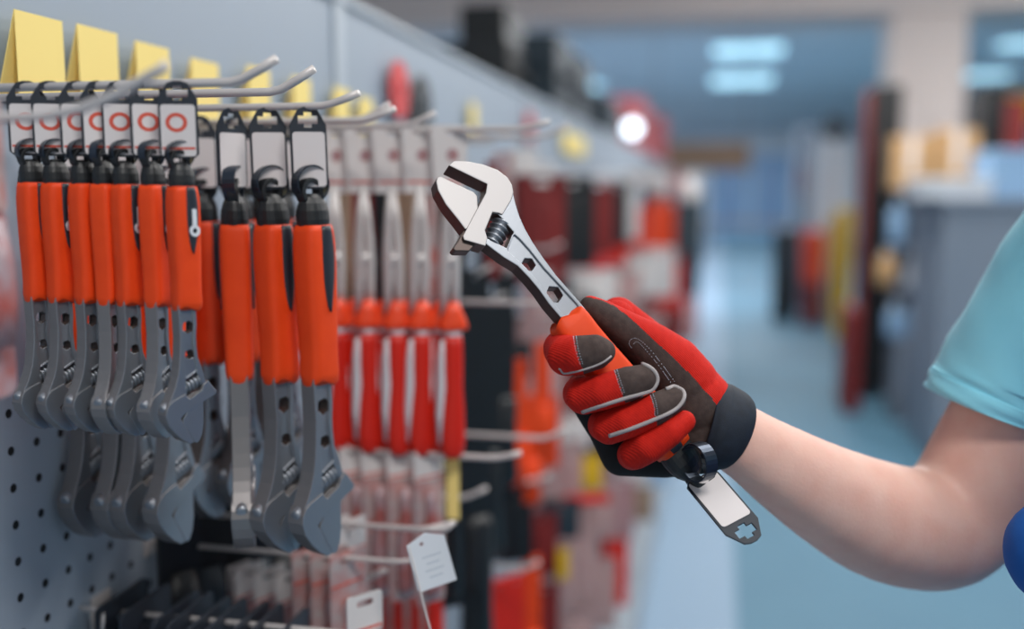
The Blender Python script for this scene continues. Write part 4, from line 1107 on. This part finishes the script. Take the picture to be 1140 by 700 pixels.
for k_ in (1, 2, 3, 4):
    fs_ = [p.vertices[:] for p in glove_me.polygons[cnt[k_ - 1]:cnt[k_]]]
    ftrees[k_] = BVHTree.FromPolygons([v.co[:] for v in glove_me.vertices], fs_)
glove = mesh_obj('glove', glove_me, [], person, PB0)
glove['label'] = 'red and grey work glove with dark fingertips'


def snap(k, pts, lift, dep=.594, n=6):
    out = []
    for p in spline(pts, n):
        v = ray(*p).normalized(); h = ftrees[k].ray_cast(CAM, v, .75)
        if h[0] is None: h = ftrees[k].find_nearest(C(p[0], p[1], dep))
        out.append(h[0] + h[1] * lift)
    return out


def on_glove(px, py, lift=.0004):
    v = ray(px, py).normalized(); h = tree.ray_cast(CAM, v, .75)
    return None if h[0] is None else h[0] + h[1] * lift


def trace(pts, lift, n=6):
    return [q for q in (on_glove(*p, lift) for p in spline(pts, n)) if q is not None]


def gpart(mb, name, m, **k):
    mb.v = [tuple(Vector(v) - PB0) for v in mb.v]; return mb.build(name, m, glove, **k)


pipes = [Q([(170, 432), (230, 412), (320, 384), (385, 366), (405, 350), (413, 325), (400, 298), (370, 280), (335, 276), (275, 282), (245, 290)]),
         Q([(258, 510), (330, 486), (400, 458), (462, 430), (492, 403), (500, 375), (485, 356), (455, 350), (425, 354), (395, 370)]),
         Q([(80, 312), (130, 305), (190, 290), (235, 272), (262, 252)])]
for k, pts in enumerate(pipes):
    q = snap([2, 3, 1][k], pts, .0002)
    if len(q) > 3:
        # keep it one smooth cord
        keep = [q[0]]
        for a_ in q[1:]:
            if (a_ - keep[-1]).length < .008: keep.append(a_)
        sm = keep
        for _ in range(2): sm = [sm[0]] + [(a_ + b_ * 2 + c_) / 4 for a_, b_, c_ in zip(sm[:-2], sm[1:-1], sm[2:])] + [sm[-1]]
        gpart(MB().tube(sm, .0013 if k < 2 else .0007, 8), 'piping', M['piping'], smooth=True)
stc = MB()
for pts in ([(141, 188), (148, 230), (163, 278)], [(150, 187), (157, 230), (171, 277)], [(273, 292), (284, 330), (300, 375)], [(281, 291), (293, 330), (307, 372)],
            [(391, 378), (402, 410), (406, 446)], [(399, 374), (410, 408), (414, 442)],
            [(330, 225), (322, 210), (330, 196), (350, 196), (385, 225), (430, 280), (470, 335)], [(336, 212), (350, 206), (380, 236), (424, 290), (462, 345)]):
    q = spline(Q(pts), 12); acc = 0; last = None
    q = [on_glove(*p, .0002) for p in q]; q = [p for p in q if p is not None]
    i = 0
    while i + 1 < len(q):
        a_ = q[i]; b_ = q[i + 1]; L = (b_ - a_).length
        if L < .004: stc.tube([a_, a_.lerp(b_, .6)], .00022, 5)
        i += 1 if L > .0012 else 2
gpart(stc, 'stitching', M['thread'])
# cuff: neoprene band round the wrist
cf = ch(*spline([(783, 470, .648, 46), (790, 472, .648, 49), (798, 475, .648, 50), (808, 478, .648, 48), (815, 481, .649, 44)], 4))
# aim the ring planes along the forearm
rg = sweep(cf, 48, .006); inn = [[c + (v - c) * .93 for v in ring] for ring, (c, _) in zip(rg, cf)]
gpart(MB().loft(inn[::-1] + rg + [inn[-1]], cap=False), 'cuff', M['navy'], smooth=True)
